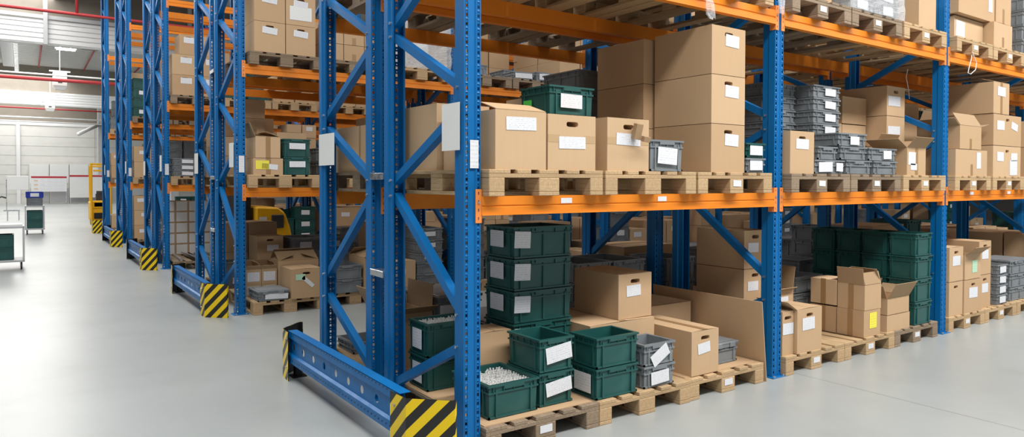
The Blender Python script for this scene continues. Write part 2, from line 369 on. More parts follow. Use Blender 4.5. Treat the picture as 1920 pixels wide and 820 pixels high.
def crate_rim(w, d, h, mat):
    def f():
        b = MB()
        for z0, z1, o in ((h-.012, h, 0), (h-.052, h-.042, .004)):
            b.box(o, w-o, o, .014, z0, z1); b.box(o, w-o, d-.014, d-o, z0, z1); b.box(o, .014, .014, d-.014, z0, z1); b.box(w-.014, w-o, .014, d-.014, z0, z1)
        # handle bar under the rim, front and rear
        for y in (.0, d-.012): b.box(w/2-.07, w/2+.07, y, y+.012, h-.03, h-.012)
        # gusset ribs between the two ledges
        for k in range(5):
            x = w*(k+.5)/5; b.box(x-.002, x+.002, .002, .014, h-.045, h-.01)
            y = d*(k+.5)/5; b.box(.002, .014, y-.002, y+.002, h-.045, h-.01)
        return b.mesh('crate_rim', M[mat])
    return mesh_of(('crr', round(w, 3), round(d, 3), round(h, 3), mat), f)
def crate(loc, w, d, h, mat, label, labs=(), lid=False, rz=0, group=None, fill=None):
    th = thing('plastic_crate', label, 'plastic crate', loc, rz, group)
    ob('crate_body', crate_body(w, d, h, mat), th); ob('rim', crate_rim(w, d, h, mat), th)
    for l in labs:
        l = list(l)+['paper', 0][len(l)-5:] if len(l) < 7 else l
        put_label(th, l[0], l[1], (l[2], h), l[3], l[4], w, d, l[5], l[6])
    if lid:
        def f():
            b = MB().box(-.003, w+.003, -.003, d+.003, h-.004, h+.008); b.box(.03, w-.03, .03, d-.03, h+.008, h+.014)
            for k in (-1, 1): b.box(w/2+k*w*.25-.03, w/2+k*w*.25+.03, -.008, 0, h-.03, h+.006)
            return b.mesh('lid', M[mat], .002)
        ob('lid', mesh_of(('lid', round(w, 3), round(d, 3), round(h, 3), mat), f), th)
    if fill: fittings(loc, w, d, h, fill)
    return th
def fittings(loc, w, d, h, label):
    rs = random.Random(hash(label) % 1000 if False else len(label)); b = MB()
    y = .045
    while y < d-.04:
        x = .045
        while x < w-.04:
            if rs.random() < .88:
                mx = Matrix.Translation((x+rs.uniform(-.003, .003), y+rs.uniform(-.003, .003), h-.032+rs.uniform(-.004, .004))) @ Matrix.Rotation(rs.uniform(-.5, .5), 4, 'Z') @ Matrix.Rotation(rs.uniform(-.25, .25), 4, 'X')
                b.box(-.008, .008, -.0065, .0065, -.012, .008, mx); b.box(-.0045, .0045, -.004, .004, .008, .022, mx); b.box(-.0115, -.008, -.003, .003, -.002, .004, mx)
            x += .0225
        y += .026
    b.box(.03, w-.03, .03, d-.03, h-.06, h-.045)
    o = ob('plastic_fittings', b.mesh('fittings', M['white_plastic']), None, loc); tag(o, label, 'small parts', kind='stuff')
# ---------------------------------------------------------------- pallet (front face at y=0, 1.2 m deep)
PW, PD, PH = .84, 1.2, .15
def pallet_meshes(mat):
    def deck():
        b = MB(); rs = random.Random(3)
        for i, (x0, x1) in enumerate(((0, .145), (.19, .29), (.348, .492), (.55, .65), (.695, .84))): b.box(x0, x1, rs.uniform(0, .004), PD-rs.uniform(0, .004), .127, .15)
        return b.mesh('deck', M[mat], .003)
    def strg():
        b = MB()
        for y in (0, .5275, 1.055): b.box(0, PW, y+.002, y+.143, .104, .127)
        return b.mesh('stringer', M[mat], .002)
    def blk(x0, w): return lambda: MB().box(x0, x0+w, 0, .145, .023, .104).mesh('block', M[mat], .004)
    def bot(w): return lambda: MB().box(0, w, 0, PD, 0, .023).mesh('bottom_board', M[mat], .003)
    def whole():
        b = MB()
        for (x0, x1) in ((0, .145), (.19, .29), (.348, .492), (.55, .65), (.695, .84)): b.box(x0, x1, 0, PD, .127, .15)
        for y in (0, .5275, 1.055):
            b.box(0, PW, y+.002, y+.143, .104, .127)
            for x, w in ((0, .105), (.345, .15), (.735, .105)): b.box(x, x+w, y, y+.145, .023, .104)
        for x, w in ((0, .105), (.345, .15), (.735, .105)): b.box(x, x+w, 0, PD, 0, .023)
        return b.mesh('pallet', M[mat])
    return dict(deck=mesh_of(('pdeck', mat), deck), strg=mesh_of(('pst', mat), strg), b1=mesh_of(('pb1', mat), blk(0, .105)), b2=mesh_of(('pb2', mat), blk(0, .15)),
                o1=mesh_of(('po1', mat), bot(.105)), o2=mesh_of(('po2', mat), bot(.15)), whole=mesh_of(('pw', mat), whole))
def pallet(loc, label, mat='wood', detail=True, rz=0, group='wooden pallets', tag_=None):
    P = pallet_meshes(mat)
    if not detail:
        o = ob('wooden_pallet', P['whole'], None, loc, (0, 0, rz)); return tag(o, label, 'pallet', group)
    th = thing('wooden_pallet', label, 'pallet', loc, rz, group)
    ob('deck', P['deck'], th); ob('stringer_boards', P['strg'], th)
    for x, k in ((0, '1'), (.345, '2'), (.735, '1')):
        ob('bottom_board', P['o'+k], th, (x, 0, 0))
        for y in (0, .5275, 1.055): ob('block', P['b'+k], th, (x, y, 0))
    if tag_: put_label(th, 'F', .5, (.48, PH), .09, .045, PW, PD, 'paper')
    return th
# ---------------------------------------------------------------- rack parts
POST_H = 7.4
def post_mesh(H=POST_H):
    """front web at y=0 facing -y, flanges towards +y; punched with two columns of slots"""
    def f():
        b = MB(); xs = [-.054, -.0455, -.0305, -.022, -.016, .016, .022, .0305, .0455, .054]
        ys = [0, 0, 0, 0, .006, .006, 0, 0, 0, 0]
        for i in range(9):
            x0, x1, y0, y1 = xs[i], xs[i+1], ys[i], ys[i+1]
            if i in (1, 7):
                z = 0.03
                b.quad((x0, 0, 0), (x1, 0, 0), (x1, 0, .03), (x0, 0, .03))
                while z < H-.06:
                    c = (x0+x1)/2
                    # slot (tapering) then small round hole
                    b.quad((x0, 0, z), (x0+.0015, 0, z), (x0, 0, z+.018)) if False else None
                    za, zb, zc, zd, ze = z, z+.018, z+.030, z+.036, z+.05
                    b.quad((x0, 0, zb), (x1, 0, zb), (x1, 0, zc), (x0, 0, zc))
                    b.quad((x0, 0, zc), (c-.004, 0, zc), (c-.004, 0, zd), (x0, 0, zd)); b.quad((c+.004, 0, zc), (x1, 0, zc), (x1, 0, zd), (c+.004, 0, zd))
                    b.quad((x0, 0, zd), (x1, 0, zd), (x1, 0, ze), (x0, 0, ze)); z = ze
                b.quad((x0, 0, z), (x1, 0, z), (x1, 0, H), (x0, 0, H))
            else: b.quad((x0, y0, 0), (x1, y1, 0), (x1, y1, H), (x0, y0, H))
        for s in (-1, 1):
            P = [(.054, 0), (.054, .055), (.046, .066), (.046, .112), (.034, .112)]
            for (a, c) in zip(P, P[1:]): b.quad((s*a[0], a[1], 0), (s*c[0], c[1], 0), (s*c[0], c[1], H), (s*a[0], a[1], H))
        bm = bmesh.new(); me = bpy.data.meshes.new('post'); me.from_pydata(b.v, [], b.f); bm.from_mesh(me)
        bmesh.ops.remove_doubles(bm, verts=bm.verts[:], dist=1e-5); bmesh.ops.recalc_face_normals(bm, faces=bm.faces[:])
        bmesh.ops.solidify(bm, geom=bm.faces[:], thickness=.0025); bm.to_mesh(me); bm.free(); me.materials.append(M['blue']); return me
    return mesh_of(('post', H), f)
def brace_mesh(za, zb, ya=.085, yb=.945):
    def f():
        a = Vector((0, ya, za)); c = Vector((0, yb, zb)); L = (c-a).length; ang = math.atan2(zb-za, yb-ya)
        mx = Matrix.Translation(a) @ Matrix.Rotation(ang, 4, 'X'); b = MB()
        b.box(-.026, -.0225, 0, L, -.026, .026, mx); b.box(-.0225, .026, 0, L, .0225, .026, mx); b.box(-.0225, .026, 0, L, -.026, -.0225, mx)
        return b.mesh('brace', M['blue'])
    return mesh_of(('brace', za, zb), f)
BR = [(.60, .19), (.78, 1.43), (1.94, 1.53), (2.05, 2.47), (2.97, 2.56), (3.08, 3.50), (4.0, 3.59), (4.11, 4.53), (5.03, 4.62), (5.14, 5.56), (6.06, 5.65), (6.17, 6.59)]
def foot_mesh():
    def f():
        b = MB(); b.box(-.085, .085, -.035, .12, 0, .007); b.box(-.058, -.0545, -.0, .1, .007, .075); b.box(.0545, .058, 0, .1, .007, .075)
        return b.mesh('foot_plate', M['blue'], .002)
    return mesh_of(('foot',), f)
def bolt_mesh(): return mesh_of(('bolt',), lambda: MB().tube([(0, 0, 0), (0, 0, .012)], .011, 6).mesh('bolt', M['steel']))
def hbolt_mesh(): return mesh_of(('hbolt',), lambda: MB().tube([(-.012, 0, 0), (0, 0, 0)], .009, 6).mesh('bolt', M['steel']))
def frame(X, Y, back, label, detail=True):
    """back=False: front web at Y; the rear web 1.03 further. back=True mirrors it so the front faces +y"""
    th = thing('upright_frame', label, 'pallet rack frame', (X, Y, 0), 0, 'blue upright frames of the pallet racking')
    pm = post_mesh()
    ob('post', pm, th, (0, 0, 0)); ob('post', pm, th, (0, 1.03, 0), (0, 0, pi))
    for zf, zr in BR:
        if back: me = brace_mesh(zr, zf)
        else: me = brace_mesh(zf, zr)
        ob('brace', me, th)
        if detail:
            for y, z in ((.085, zr if back else zf), (.945, zf if back else zr)): ob('bolt', hbolt_mesh(), th, (-.046, y, z))
    for y, r in ((0, 0), (1.03, pi)):
        f = ob('foot_plate', foot_mesh(), th, (0, y, 0), (0, 0, r))
        if detail:
            for x in (-.055, .055): ob('bolt', bolt_mesh(), f, (x, -.02, .007))
    return th
def beam_meshes(L=2.8):
    def body():
        prof = [(0, 0), (0, .045), (.006, .05), (.006, .053), (0, .058), (0, .108), (.045, .108), (.045, 0)]   # y,z outline
        b = MB(); n = len(prof); x0, x1 = .058, L-.058
        b.v += [(x0, y, z) for y, z in prof]+[(x1, y, z) for y, z in prof]
        for i in range(n): b.f.append((i, (i+1) % n, n+(i+1) % n, n+i))
        b.f.append(tuple(range(n))[::-1]); b.f.append(tuple(range(n, 2*n)))
        b.box(x0, x1, -.005, 0, .0, .008)
        return b.mesh('beam_body', M['orange'])
    def conn(s):
        def f():
            b = MB()      # x from inner edge .018 to .058, plate on the post web, L leg along the post flank
            for a0, a1 in ((.018, .0335), (.0405, .058)): b.box(s*a0, s*a1, -.006, -.001, -.041, .147) if s > 0 else b.box(s*a1, s*a0, -.006, -.001, -.041, .147)
            z = -.041
            segs = [(-.041, -.025), (-.008, .022), (.039, .069), (.086, .116), (.133, .147)]
            for z0, z1 in segs:
                x0, x1 = sorted((s*.0335, s*.0405)); b.box(x0, x1, -.006, -.001, z0, z1)
            x0, x1 = sorted((s*.055, s*.059)); b.box(x0, x1, -.006, .045, -.041, .147)
            return b.mesh('connector', M['orange2'])
        return f
    clip = mesh_of(('clip',), lambda: MB().tube([(0, -.012, 0), (0, -.005, 0)], .0075, 8).mesh('safety_pin', M['steel']))
    return mesh_of(('beam', L), body), mesh_of(('con', 1), conn(1)), mesh_of(('con', -1), conn(-1)), clip
def beam(X, Y, z, back, label, tags=(), detail=True):
    """z is the underside; bay starts at post X"""
    body, c1, c2, clip = beam_meshes()
    if back: th = thing('pallet_beam', label, 'rack beam', (X+2.8, Y, z), pi, 'orange beams of the pallet racking')
    else: th = thing('pallet_beam', label, 'rack beam', (X, Y, z), 0, 'orange beams of the pallet racking')
    ob('beam_body', body, th, (0, -.007, 0)); a = ob('connector', c1, th); c = ob('connector', c2, th, (2.8, 0, 0))
    if detail: ob('safety_pin', clip, a, (.037, 0, .073)); ob('safety_pin', clip, c, (-.037, 0, .073))
    for tx in tags: ob('location_tag', labelmesh(.085, .032), th, (tx, -.0085, .06))
    return th
#@@SCENE
KEPTSET = set(KEPT)
S = 4.993; BZ = (1.337, 2.746); TOP = (0.0, 1.445, 2.854)
ORD = ['first', 'second', 'third', 'fourth', 'fifth', 'sixth', 'seventh', 'eighth', 'ninth']
# rack rows: (y of its -Y web, back?, bays, beam undersides)
ROWS = [(0, False, 4), (1.24, True, 5), (S, False, 7), (S+1.24, True, 7), (2*S, False, 5), (2*S+1.24, True, 5), (3*S, False, 3), (3*S+1.24, True, 2), (4*S, False, 2)]
LEV = ['floor level', 'middle shelf', 'upper shelf']
for r, (y, back, nb) in enumerate(ROWS):
    zs = list(BZ)
    if r in (4, 5): zs.append(4.53)
    if r >= 6: zs.append(5.0)
    for i in range(nb+1):
        f = frame(i*2.8, y, back, f'blue perforated upright frame, {ORD[i]} from the aisle end, in the {ORD[r]} rack row', detail=r < 4)
    for i in range(nb):
        for li, z in enumerate(zs):
            lev = ['middle', 'upper', 'highest'][li]
            tags = ()
            if r == 0 and li == 0: tags = [(.62, 1.45), (), (.55, 1.5), ()][i]
            beam(i*2.8, y, z, False, f'orange beam at the {lev} shelf, -Y side, {ORD[i]} bay of the {ORD[r]} rack row'.replace('-Y side', 'near side'), tags, r < 4)
            beam(i*2.8, y+1.03, z, True, f'orange beam at the {lev} shelf, far side, {ORD[i]} bay of the {ORD[r]} rack row', (), r < 4)
# row spacers between the back to back frames
for k in range(2):
    for z in (.9, 1.56, 2.9):
        o = ob('row_spacer', mesh_of(('sp',), lambda: MB().box(-.045, .045, 0, .205, -.022, .022).mesh('spacer', M['steel'], .002)), None, (-.02, k*S+1.032, z))
        tag(o, f'grey metal spacer between the two frames at the {["lowest","middle","upper"][[.9,1.56,2.9].index(z)]} height, {["nearest","second"][k]} rack pair', 'spacer')
# ---------------------------------------------------------------- paper sheets on the frames
def sheet_on(name, loc, w, h, label, mat='sheet', rz=0, group=None, tilt=0):
    o = ob(name, labelmesh(w, h, mat, .004 if w > .12 else 0), None, loc, (tilt, 0, rz)); tag(o, label, 'paper', group); return o
a = bp(862, 277, 0, -.058); sheet_on('paper_sheet', (-.0585, .236, 1.70), .20, .265, 'white paper sheet taped to the side of the nearest corner post', rz=-pi/2, tilt=0)
sheet_on('paper_sheet', (-.0585, 2.262, 1.65), .34, .25, 'white paper sheet on the side of the second row end post', rz=-pi/2)
sheet_on('location_label', (-.018, -.004, 1.60), .055, .155, 'narrow printed white label on the front of the nearest corner post', 'paper')
for k in range(1, 5):
    w = ['', 'third', 'fifth', 'seventh', 'ninth'][k]
    sheet_on('location_label', (-.018, k*S-.004, 1.62), .06, .19, f'narrow white label on the aisle corner post of the {w} rack row', 'paper')
    sheet_on('paper_sheet', (-.0585, k*S+.27, 1.68), .21, .28, f'white paper sheet on the side of the {w} row end post', rz=-pi/2)
    if k < 3: sheet_on('paper_sheet', (-.0585, k*S+2.262, 1.62), .24, .28, f'white paper sheet on the side of the {["","fourth","sixth"][k]} row end post', rz=-pi/2)
# ---------------------------------------------------------------- aisle end barriers with striped corner guards
def guard(loc, mirror, label):
    th = thing('corner_guard', label, 'corner guard', loc, 0, 'yellow and black striped corner guards')
    def f():
        b = MB(); H = .375; s = -1 if mirror else 1
        P = [(-.012, .17), (0, 0), (.195, -.185), (.215, -.165)] if not mirror else [(-.012, -.17), (0, 0), (.195, .185), (.215, .165)]
        u = 0
        for (p, q) in zip(P, P[1:]):
            L = math.hypot(q[0]-p[0], q[1]-p[1])
            i = b.quad((*p, .0), (*q, .0), (*q, H), (*p, H)); b.uv[i] = [(u*s, 0), ((u+L)*s, 0), ((u+L)*s, H), (u*s, H)]; u += L
        me = b.mesh('guard_plate', M['hazard']); return me
    def g():
        b = MB(); H = .374; o = .006
        P = [(-.007, .17), (.006, .002), (.197, -.178), (.211, -.163)] if not mirror else [(-.007, -.17), (.006, -.002), (.197, .178), (.211, .163)]
        for (p, q) in zip(P, P[1:]): b.quad((*p, .001), (*q, .001), (*q, H), (*p, H))
        return b.mesh('guard_back', M['black'], solid=.002)
    ob('striped_plate', mesh_of(('gp', mirror), f), th); ob('black_backing', mesh_of(('gb', mirror), g), th)
    sy = -1 if mirror else 1
    ob('foot', mesh_of(('gf',), lambda: MB().tube([(0, 0, .008), (0, 0, .12)], .035, 12).box(-.055, .055, -.055, .055, 0, .008).mesh('guard_foot', M['black'])), th, (.1, .06*sy, 0))
    for z in (.1, .31): ob('bolt', mesh_of(('gbolt',), lambda: MB().tube([(-.008, 0, 0), (0, 0, 0)], .009, 8).mesh('bolt', M['steel'])), th, (-.009, .12*sy, z))
    return th
def barrier(loc, L, label):
    th = thing('aisle_barrier', label, 'rack barrier', loc, 0, 'low barriers at the rack ends')
    def f():     # section in x,z swept along y; front at -x ; with real round openings in the web
        b = MB(); H = .235
        def strip(x0, z0, x1, z1): b.quad((x0, 0, z0), (x0, L, z0), (x1, L, z1), (x1, 0, z1))
        strip(.07, H, -.0, H); strip(0, H, 0, H-.05); strip(0, H-.05, .012, H-.06)
        strip(.012, .07, -.006, .058); strip(-.006, .058, -.006, .0); strip(-.006, 0, .07, 0)
        zc = (H-.06+.07)/2; zt, zb = H-.06, .07; n = int(L/.2); R = .026
        for i in range(n):
            y0, y1 = L*i/n, L*(i+1)/n; yc = (y0+y1)/2; K = 16
            ring = [(yc+R*cos(2*pi*k/K), zc+R*sin(2*pi*k/K)) for k in range(K)]
            def bd(k):
                a = 2*pi*k/K; c, s_ = cos(a), sin(a); m = max(abs(c), abs(s_)); return (yc+(y1-y0)/2*c/m, zc+(zt-zb)/2*s_/m)
            out = [bd(k) for k in range(K)]
            for k in range(K):
                j = (k+1) % K; b.quad((.012, *ring[k]), (.012, *ring[j]), (.012, *out[j]), (.012, *out[k]))
        return b.mesh('barrier_beam', M['blue'], solid=.003)
    ob('barrier_beam', mesh_of(('bar', L), f), th, (0, 0, .135))
    # rows of small punched marks: shallow dark rivets along both ledges
    def dots():
        b = MB(); y = .05
        while y < L-.05:
            for x, z in ((-.0035, .355), (-.0095, .16)): b.box(x, x+.0008, y, y+.009, z, z+.009)
            y += .05
        return b.mesh('slots', M['black'])
    ob('slot_row', mesh_of(('bard', L), dots), th)
    return th
for k in range(4):
    y = k*S
    nm = ['nearest', 'second', 'third', 'fourth'][k]
    barrier((-.36, y+.17, 0), 1.95, f'blue perforated steel barrier across the end of the {nm} rack pair')
    guard((-.375, y+.06, 0), False, f'yellow and black striped guard at the near end of the {nm} barrier')
    guard((-.375, y+2.2, 0), True, f'yellow and black striped guard at the far end of the {nm} barrier')
guard((-.375, 4*S+.06, 0), False, 'small striped guard farthest down the aisle beside the forklift')
# ---------------------------------------------------------------- hand placed goods
def px_floor(xc, yc, xr, ytop, z):
    a = bp(xc, yc, 2, z); r = bp(xr, yc, 1, a.y); t = bp(xc, ytop, 1, a.y); return a.x, a.y, r.x-a.x, t.z-z
def px_shelf(Y, xc, xr, ym): a = bp(xc, ym, 1, Y); r = bp(xr, ym, 1, Y); return a.x, r.x-a.x
def hgt(Y, x, yt, z): return bp(x, yt, 1, Y).z-z
HAND = set()
def pal(x, r, bay, lv, mat='wood', what=None, tg=False, dy=-.07, rz=0):
    y, back, nb = ROWS[r]; z = TOP[lv]; ly = y+dy if not back else y-.05
    i = min(2, max(0, round((x-bay*2.8-.065)/.86)))
    HAND.add((r, bay, lv, i))
    lab = what or f'wooden pallet, {ORD[i]} in the {ORD[bay]} bay at {LEV[lv]} of the {ORD[r]} rack row'
    return pallet((x, ly, z), lab, mat, True, rz, tag_=tg)
PZ = .15; P1Z = TOP[1]+PH; P2Z = TOP[2]+PH
# --- floor, first bay
pal(.065, 0, 0, 0, 'wood_old', 'dark weathered floor pallet under the green crates at the nearest corner post', True, -.045)
pal(.908, 0, 0, 0, 'wood', 'light floor pallet under the paired green and grey crates, second from the corner post', False, -.045)
pal(1.752, 0, 0, 0, 'wood', 'floor pallet under the large brown carton and leaning board', True, -.035)
o = ob('cardboard_sheet', mesh_of(('cs1',), lambda: MB().box(0, .80, 0, 1.15, 0, .005).mesh('sheet', M['card'])), None, (.075, -.01, PZ)); tag(o, 'flat tan cardboard sheet lying on the corner floor pallet under green crates', 'cardboard sheet')
o = ob('cardboard_sheet', mesh_of(('cs2',), lambda: MB().box(0, .80, 0, 1.1, 0, .005).mesh('sheet', M['card'])), None, (1.755, .01, PZ)); tag(o, 'flat tan cardboard sheet on the floor pallet under the large brown carton', 'cardboard sheet')
Z = PZ+.0052
crate((.136, .043, Z), .365, .42, .2, 'green', 'open green crate of white fittings nearest the corner post on floor pallet', [('L', .55, .55, .2, .12)], fill='heap of small white plastic fittings in the front green crate by the corner post')
crate((.511, .057, Z), .275, .345, .205, 'green', 'lower green crate of the pair right of the white fittings crate', [('F', .55, .55, .2, .085, 'paper', -.12)])
crate((.511, .057, Z+.207), .275, .345, .205, 'green', 'upper open green crate right of the white fittings crate', [('F', .55, .55, .2, .1, 'paper', -.12)])
carton((.345, .475, Z), .25, .22, .4, 'plain brown carton behind the white fittings crate at the corner post', False)
for q in range(2): crate((.105, .725, Z+.222*q), .37, .27, .22, 'green', ['lower green crate behind the corner frame brace', 'upper green crate of white fittings behind the corner frame brace'][q], [('L', .5, .5, .13, .13)], fill=None if q == 0 else 'heap of white plastic fittings in the crate behind the frame brace')
for q in range(5):
    nm = ['bottom', 'second', 'middle', 'fourth', 'top'][q]
    crate((.605, .46, Z+.2145*q), .50, .36, .2125, 'green', f'{nm} green crate of the tall five high stack, dusty with paper labels', [('F', .14, .6, .13, .11, 'paper', .05), ('L', .45, .6, .16, .11)])
for q in range(2): crate((.9, -.022, PZ+.197*q), .37, .265, .195, 'green', ['lower green crate of the front pair on the second floor pallet', 'upper empty open green crate at the front of the second floor pallet'][q], [('L', .5, .5, .16, .12)] if q == 0 else [])
for q in range(2): crate((1.322, -.02, PZ+.148*q), .30, .27, .146, 'grey', ['lower light grey crate with a white label right of the green pair', 'upper light grey crate with a crooked paper right of the green pair'][q], [('F', .5, .45, .17, .085, 'paper', -.5 if q else -.05)])
carton((1.81, .0, Z), .29, .58, .315, 'long brown carton with a handle hole at the front of the third floor pallet', True, [('F', .45, .6, .13, .075, 'paper', -.1)], toptape=True)
carton((1.13, .3, PZ), .62, .6, .39, 'wide low brown carton behind the paired green crates', False, toptape=True)
carton((1.42, .33, PZ+.396), .33, .48, .32, 'brown carton with handle hole stacked behind the grey crates', True, [('F', .45, .62, .14, .08, 'paper')])
crate((2.16, .1, Z), .3, .36, .15, 'grey', 'small grey lidded crate beside the leaning board', lid=True)
carton((1.96, .62, Z), .56, .5, .38, 'large plain brown carton lying behind the leaning board', False)
for q in range(3):
    carton((2.885, .37, PZ+.325*q), .3, .5, .32, ['lowest dark brown carton behind the second post brace, floor level', 'middle brown carton with label behind the second post brace', 'top brown carton with label and hole behind the second post brace'][q], True, [('F', .4, .55, .14, .08)])
def fs():
    b = MB(); b.box(0, .006, 0, 1.12, 0, .62); return b.mesh('board', M['card'])
o = ob('leaning_board', fs(), None, (2.618, -.04, 0), (0, radians(-6), 0)); tag(o, 'large plain brown cardboard board standing on edge against the second post', 'cardboard sheet')
# --- first shelf, first bay
pal(.065, 0, 0, 1, 'wood', 'light pallet on the middle shelf nearest the corner post')
pal(.925, 0, 0, 1, 'wood', 'light pallet on the middle shelf under the torn carton and grey crate')
pal(1.785, 0, 0, 1, 'wood', 'pallet on the middle shelf under the triple carton stack', 'wood' and True)
t = carton((.118, -.05, P1Z), .355, .58, .335, 'brown carton with raised lid flap on the middle shelf nearest the corner post', True, [('F', .5, .78, .21, .075)])
flap(t, 'F', .355, .58, .335, .17, 17, 'card'); t = None
carton((.487, -.05, P1Z), .37, .58, .33, 'brown carton with label and tape under the green crate on middle shelf', True, [('F', .5, .5, .205, .072)], tape='H')
carton((.085, .56, P1Z), .39, .5, .42, 'plain brown carton at the rear of the corner pallet on middle shelf', False)
carton((.49, .56, P1Z), .38, .5, .32, 'plain brown carton beneath the rear of the dark green crate', False)
crate((.715, .23, P1Z+.336), .38, .33, .215, 'green', 'dark green crate with white label standing on two brown cartons', [('F', .48, .55, .18, .09), ('L', .3, .45, .09, .07, 'brightgreen', 0)])
t = carton((.955, -.05, P1Z), .365, .56, .335, 'brown carton with torn handle flap and tape on the middle shelf', True, [('F', .5, .6, .21, .075, 'paper', .03)], tape='H')
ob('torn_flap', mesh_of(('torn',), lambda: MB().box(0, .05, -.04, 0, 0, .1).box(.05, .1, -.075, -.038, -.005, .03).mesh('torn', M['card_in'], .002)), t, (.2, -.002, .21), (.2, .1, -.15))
crate((1.335, -.05, P1Z), .325, .4, .21, 'grey', 'dark grey open crate with crumpled white paper beside the torn carton', [('F', .5, .5, .185, .11, 'paper', .06)])
for q in range(3):
    carton((1.94, -.05, P1Z+.348*q), .372, .54, .344, f'{["bottom","middle","top"][q]} large carton of the front triple stack on the middle shelf', True,
           [('F', .6, .72 if q == 2 else .68, .15, .085, 'paper', .05)])
for q in range(3):
    carton((1.72 if 0 else 1.85, .52, P1Z+.341*q), .42, .52, .337, f'{["bottom","middle","top"][q]} plain carton of the rear triple stack on the middle shelf', False)
for q in range(2):
    crate((2.335, -.05, P1Z+.112*q), .235, .3, .11, 'grey' if q == 0 else 'green', ['lower small grey crate with paper label against the second post, middle shelf', 'upper small dark crate with paper label against the second post, middle shelf'][q], [('F', .5, .5, .15, .07)])
# --- first shelf, second bay
for x, mt_, w in ((2.875, 'wood_old', 'weathered pallet on the middle shelf just right of the second post'), (3.73, 'wood_old', 'weathered pallet under grey crates on the middle shelf, second bay'), (4.62, 'wood', 'light pallet under the torn open carton on the middle shelf')):
    pal(x, 0, 1, 1, mt_, w, True)
carton((2.88, -.05, P1Z), .325, .3, .335, 'narrow brown carton with label just right of the second post, middle shelf', True, [('F', .5, .7, .17, .08)])
for q in range(7):
    crate((3.76, .3, P1Z+.1155*q), .44, .33, .1135, 'grey', f'grey crate {["at the foot","second up","third up","midway up","fifth up","sixth up","on top"][q]} of the tall crate stack, middle shelf', [('F', .6, .5, .17, .065)] if q > 2 else [])
for q in range(7):
    crate((3.28, .45, P1Z+.1155*q), .44, .33, .1135, 'grey', f'grey crate {["at the foot","second up","third up","midway up","fifth up","sixth up","on top"][q]} of the stack left behind the tall one, middle shelf')
crate((3.22, -.05, P1Z), .44, .32, .115, 'grey', 'grey crate with two labels at shelf front, lowest left of the step', [('F', .35, .5, .2, .08), ('F', .82, .5, .1, .07)])
crate((4.135, -.05, P1Z), .41, .3, .12, 'grey', 'grey crate at shelf front, lowest right of the step')
crate((3.69, -.05, P1Z), .41, .3, .12, 'grey', 'grey crate at shelf front, lowest middle of the step')
crate((3.3, -.03, P1Z+.117), .29, .3, .11, 'grey', 'grey crate with handle in the second layer of the step, left')
crate((4.05, -.05, P1Z+.122), .48, .3, .113, 'grey', 'grey crate with label in the second layer of the step, right', [('F', .65, .5, .14, .075)])
crate((3.6, -.05, P1Z+.122), .42, .3, .113, 'grey', 'grey crate in the second layer of the step, middle')
crate((3.565, -.05, P1Z+.237), .45, .3, .112, 'grey', 'grey crate with label alone in the third layer of the step', [('F', .55, .45, .14, .07)])
for q, (x, w, z, h) in enumerate(((4.35, .30, .0, .26), (4.35, .30, .265, .25), (4.30, .30, .52, .27), (4.66, .45, .52, .27), (4.66, .44, .26, .25), (4.66, .44, 0, .255))):
    carton((x, .55, P1Z+z), w, .42, h, 'plain brown carton behind the grey crates on middle shelf: '+['bottom left', 'middle left', 'top left', 'top right', 'middle right', 'bottom right'][q], False, tape='V' if q in (2,) else None)
t = carton((4.72, -.05, P1Z), .36, .32, .26, 'torn open brown carton with raised flaps on the middle shelf, second bay', False, [('F', .25, .6, .14, .12), ('F', .35, .3, .12, .06)], flaps=[('F', .12, 130), ('B', .16, 60), ('L', .17, 155), ('R', .16, 150)], tape='VF')
for q in range(3): carton((5.13, .35, P1Z+.305*q), .36, .5, .3, f'{["bottom","middle","top"][q]} brown carton with label against the third post, middle shelf', q == 2, [('F', .4, .5, .24, .1)], tape=None)
# --- first shelf, third bay
for x, mt_, w in ((5.665, 'wood', 'light pallet just right of the third post, middle shelf'), (6.56, 'wood', 'light pallet under the tall carton stack, third bay, middle shelf')): pal(x, 0, 2, 1, mt_, w, True)
carton((5.71, -.05, P1Z), .74, .5, .272, 'low wide brown carton with white label just right of the third post', False, [('F', .72, .6, .1, .17)], tape='V')
t = carton((5.8, -.05, P1Z+.278), .5, .42, .24, 'open brown carton with torn tape on the wide carton, third bay', False, [], flaps=[('F', .15, 60), ('B', .18, 70), ('L', .13, 150), ('R', .2, 170)], tape='V')
carton((5.72, .55, P1Z+.3), .5, .45, .5, 'tall plain carton behind the open carton right of the third post', False)
carton((5.72, .55, P1Z), .5, .45, .295, 'plain carton beneath the tall one right of the third post', False)
carton((6.6, -.05, P1Z), .74, .55, .335, 'wide carton with three labels, lowest of the tall stack in the third bay', True, [('F', .25, .65, .17, .1), ('F', .75, .65, .17, .09), ('F', .73, .3, .2, .17)])
carton((6.6, -.05, P1Z+.341), .74, .55, .34, 'wide carton with torn label, midway up the tall stack in the third bay', True, [('F', .25, .65, .19, .1), ('F', .75, .65, .17, .08, 'paper', .2)])
t = carton((6.59, -.05, P1Z+.687), .41, .55, .34, 'carton with open lid on top of the tall stack in the third bay', True, [('F', .5, .72, .2, .1)], tape='VF')
flap(t, 'F', .41, .55, .34, .16, 18, 'card')
carton((7.5, -.05, P1Z), .62, .55, .34, 'brown carton at the right end of the third bay, middle shelf, lowest', False); carton((7.5, -.05, P1Z+.345), .62, .55, .3, 'brown carton at the right end of the third bay, middle shelf, upper', False)
pal(7.46, 0, 2, 1, 'wood', 'pallet at the right end of the third bay, middle shelf')
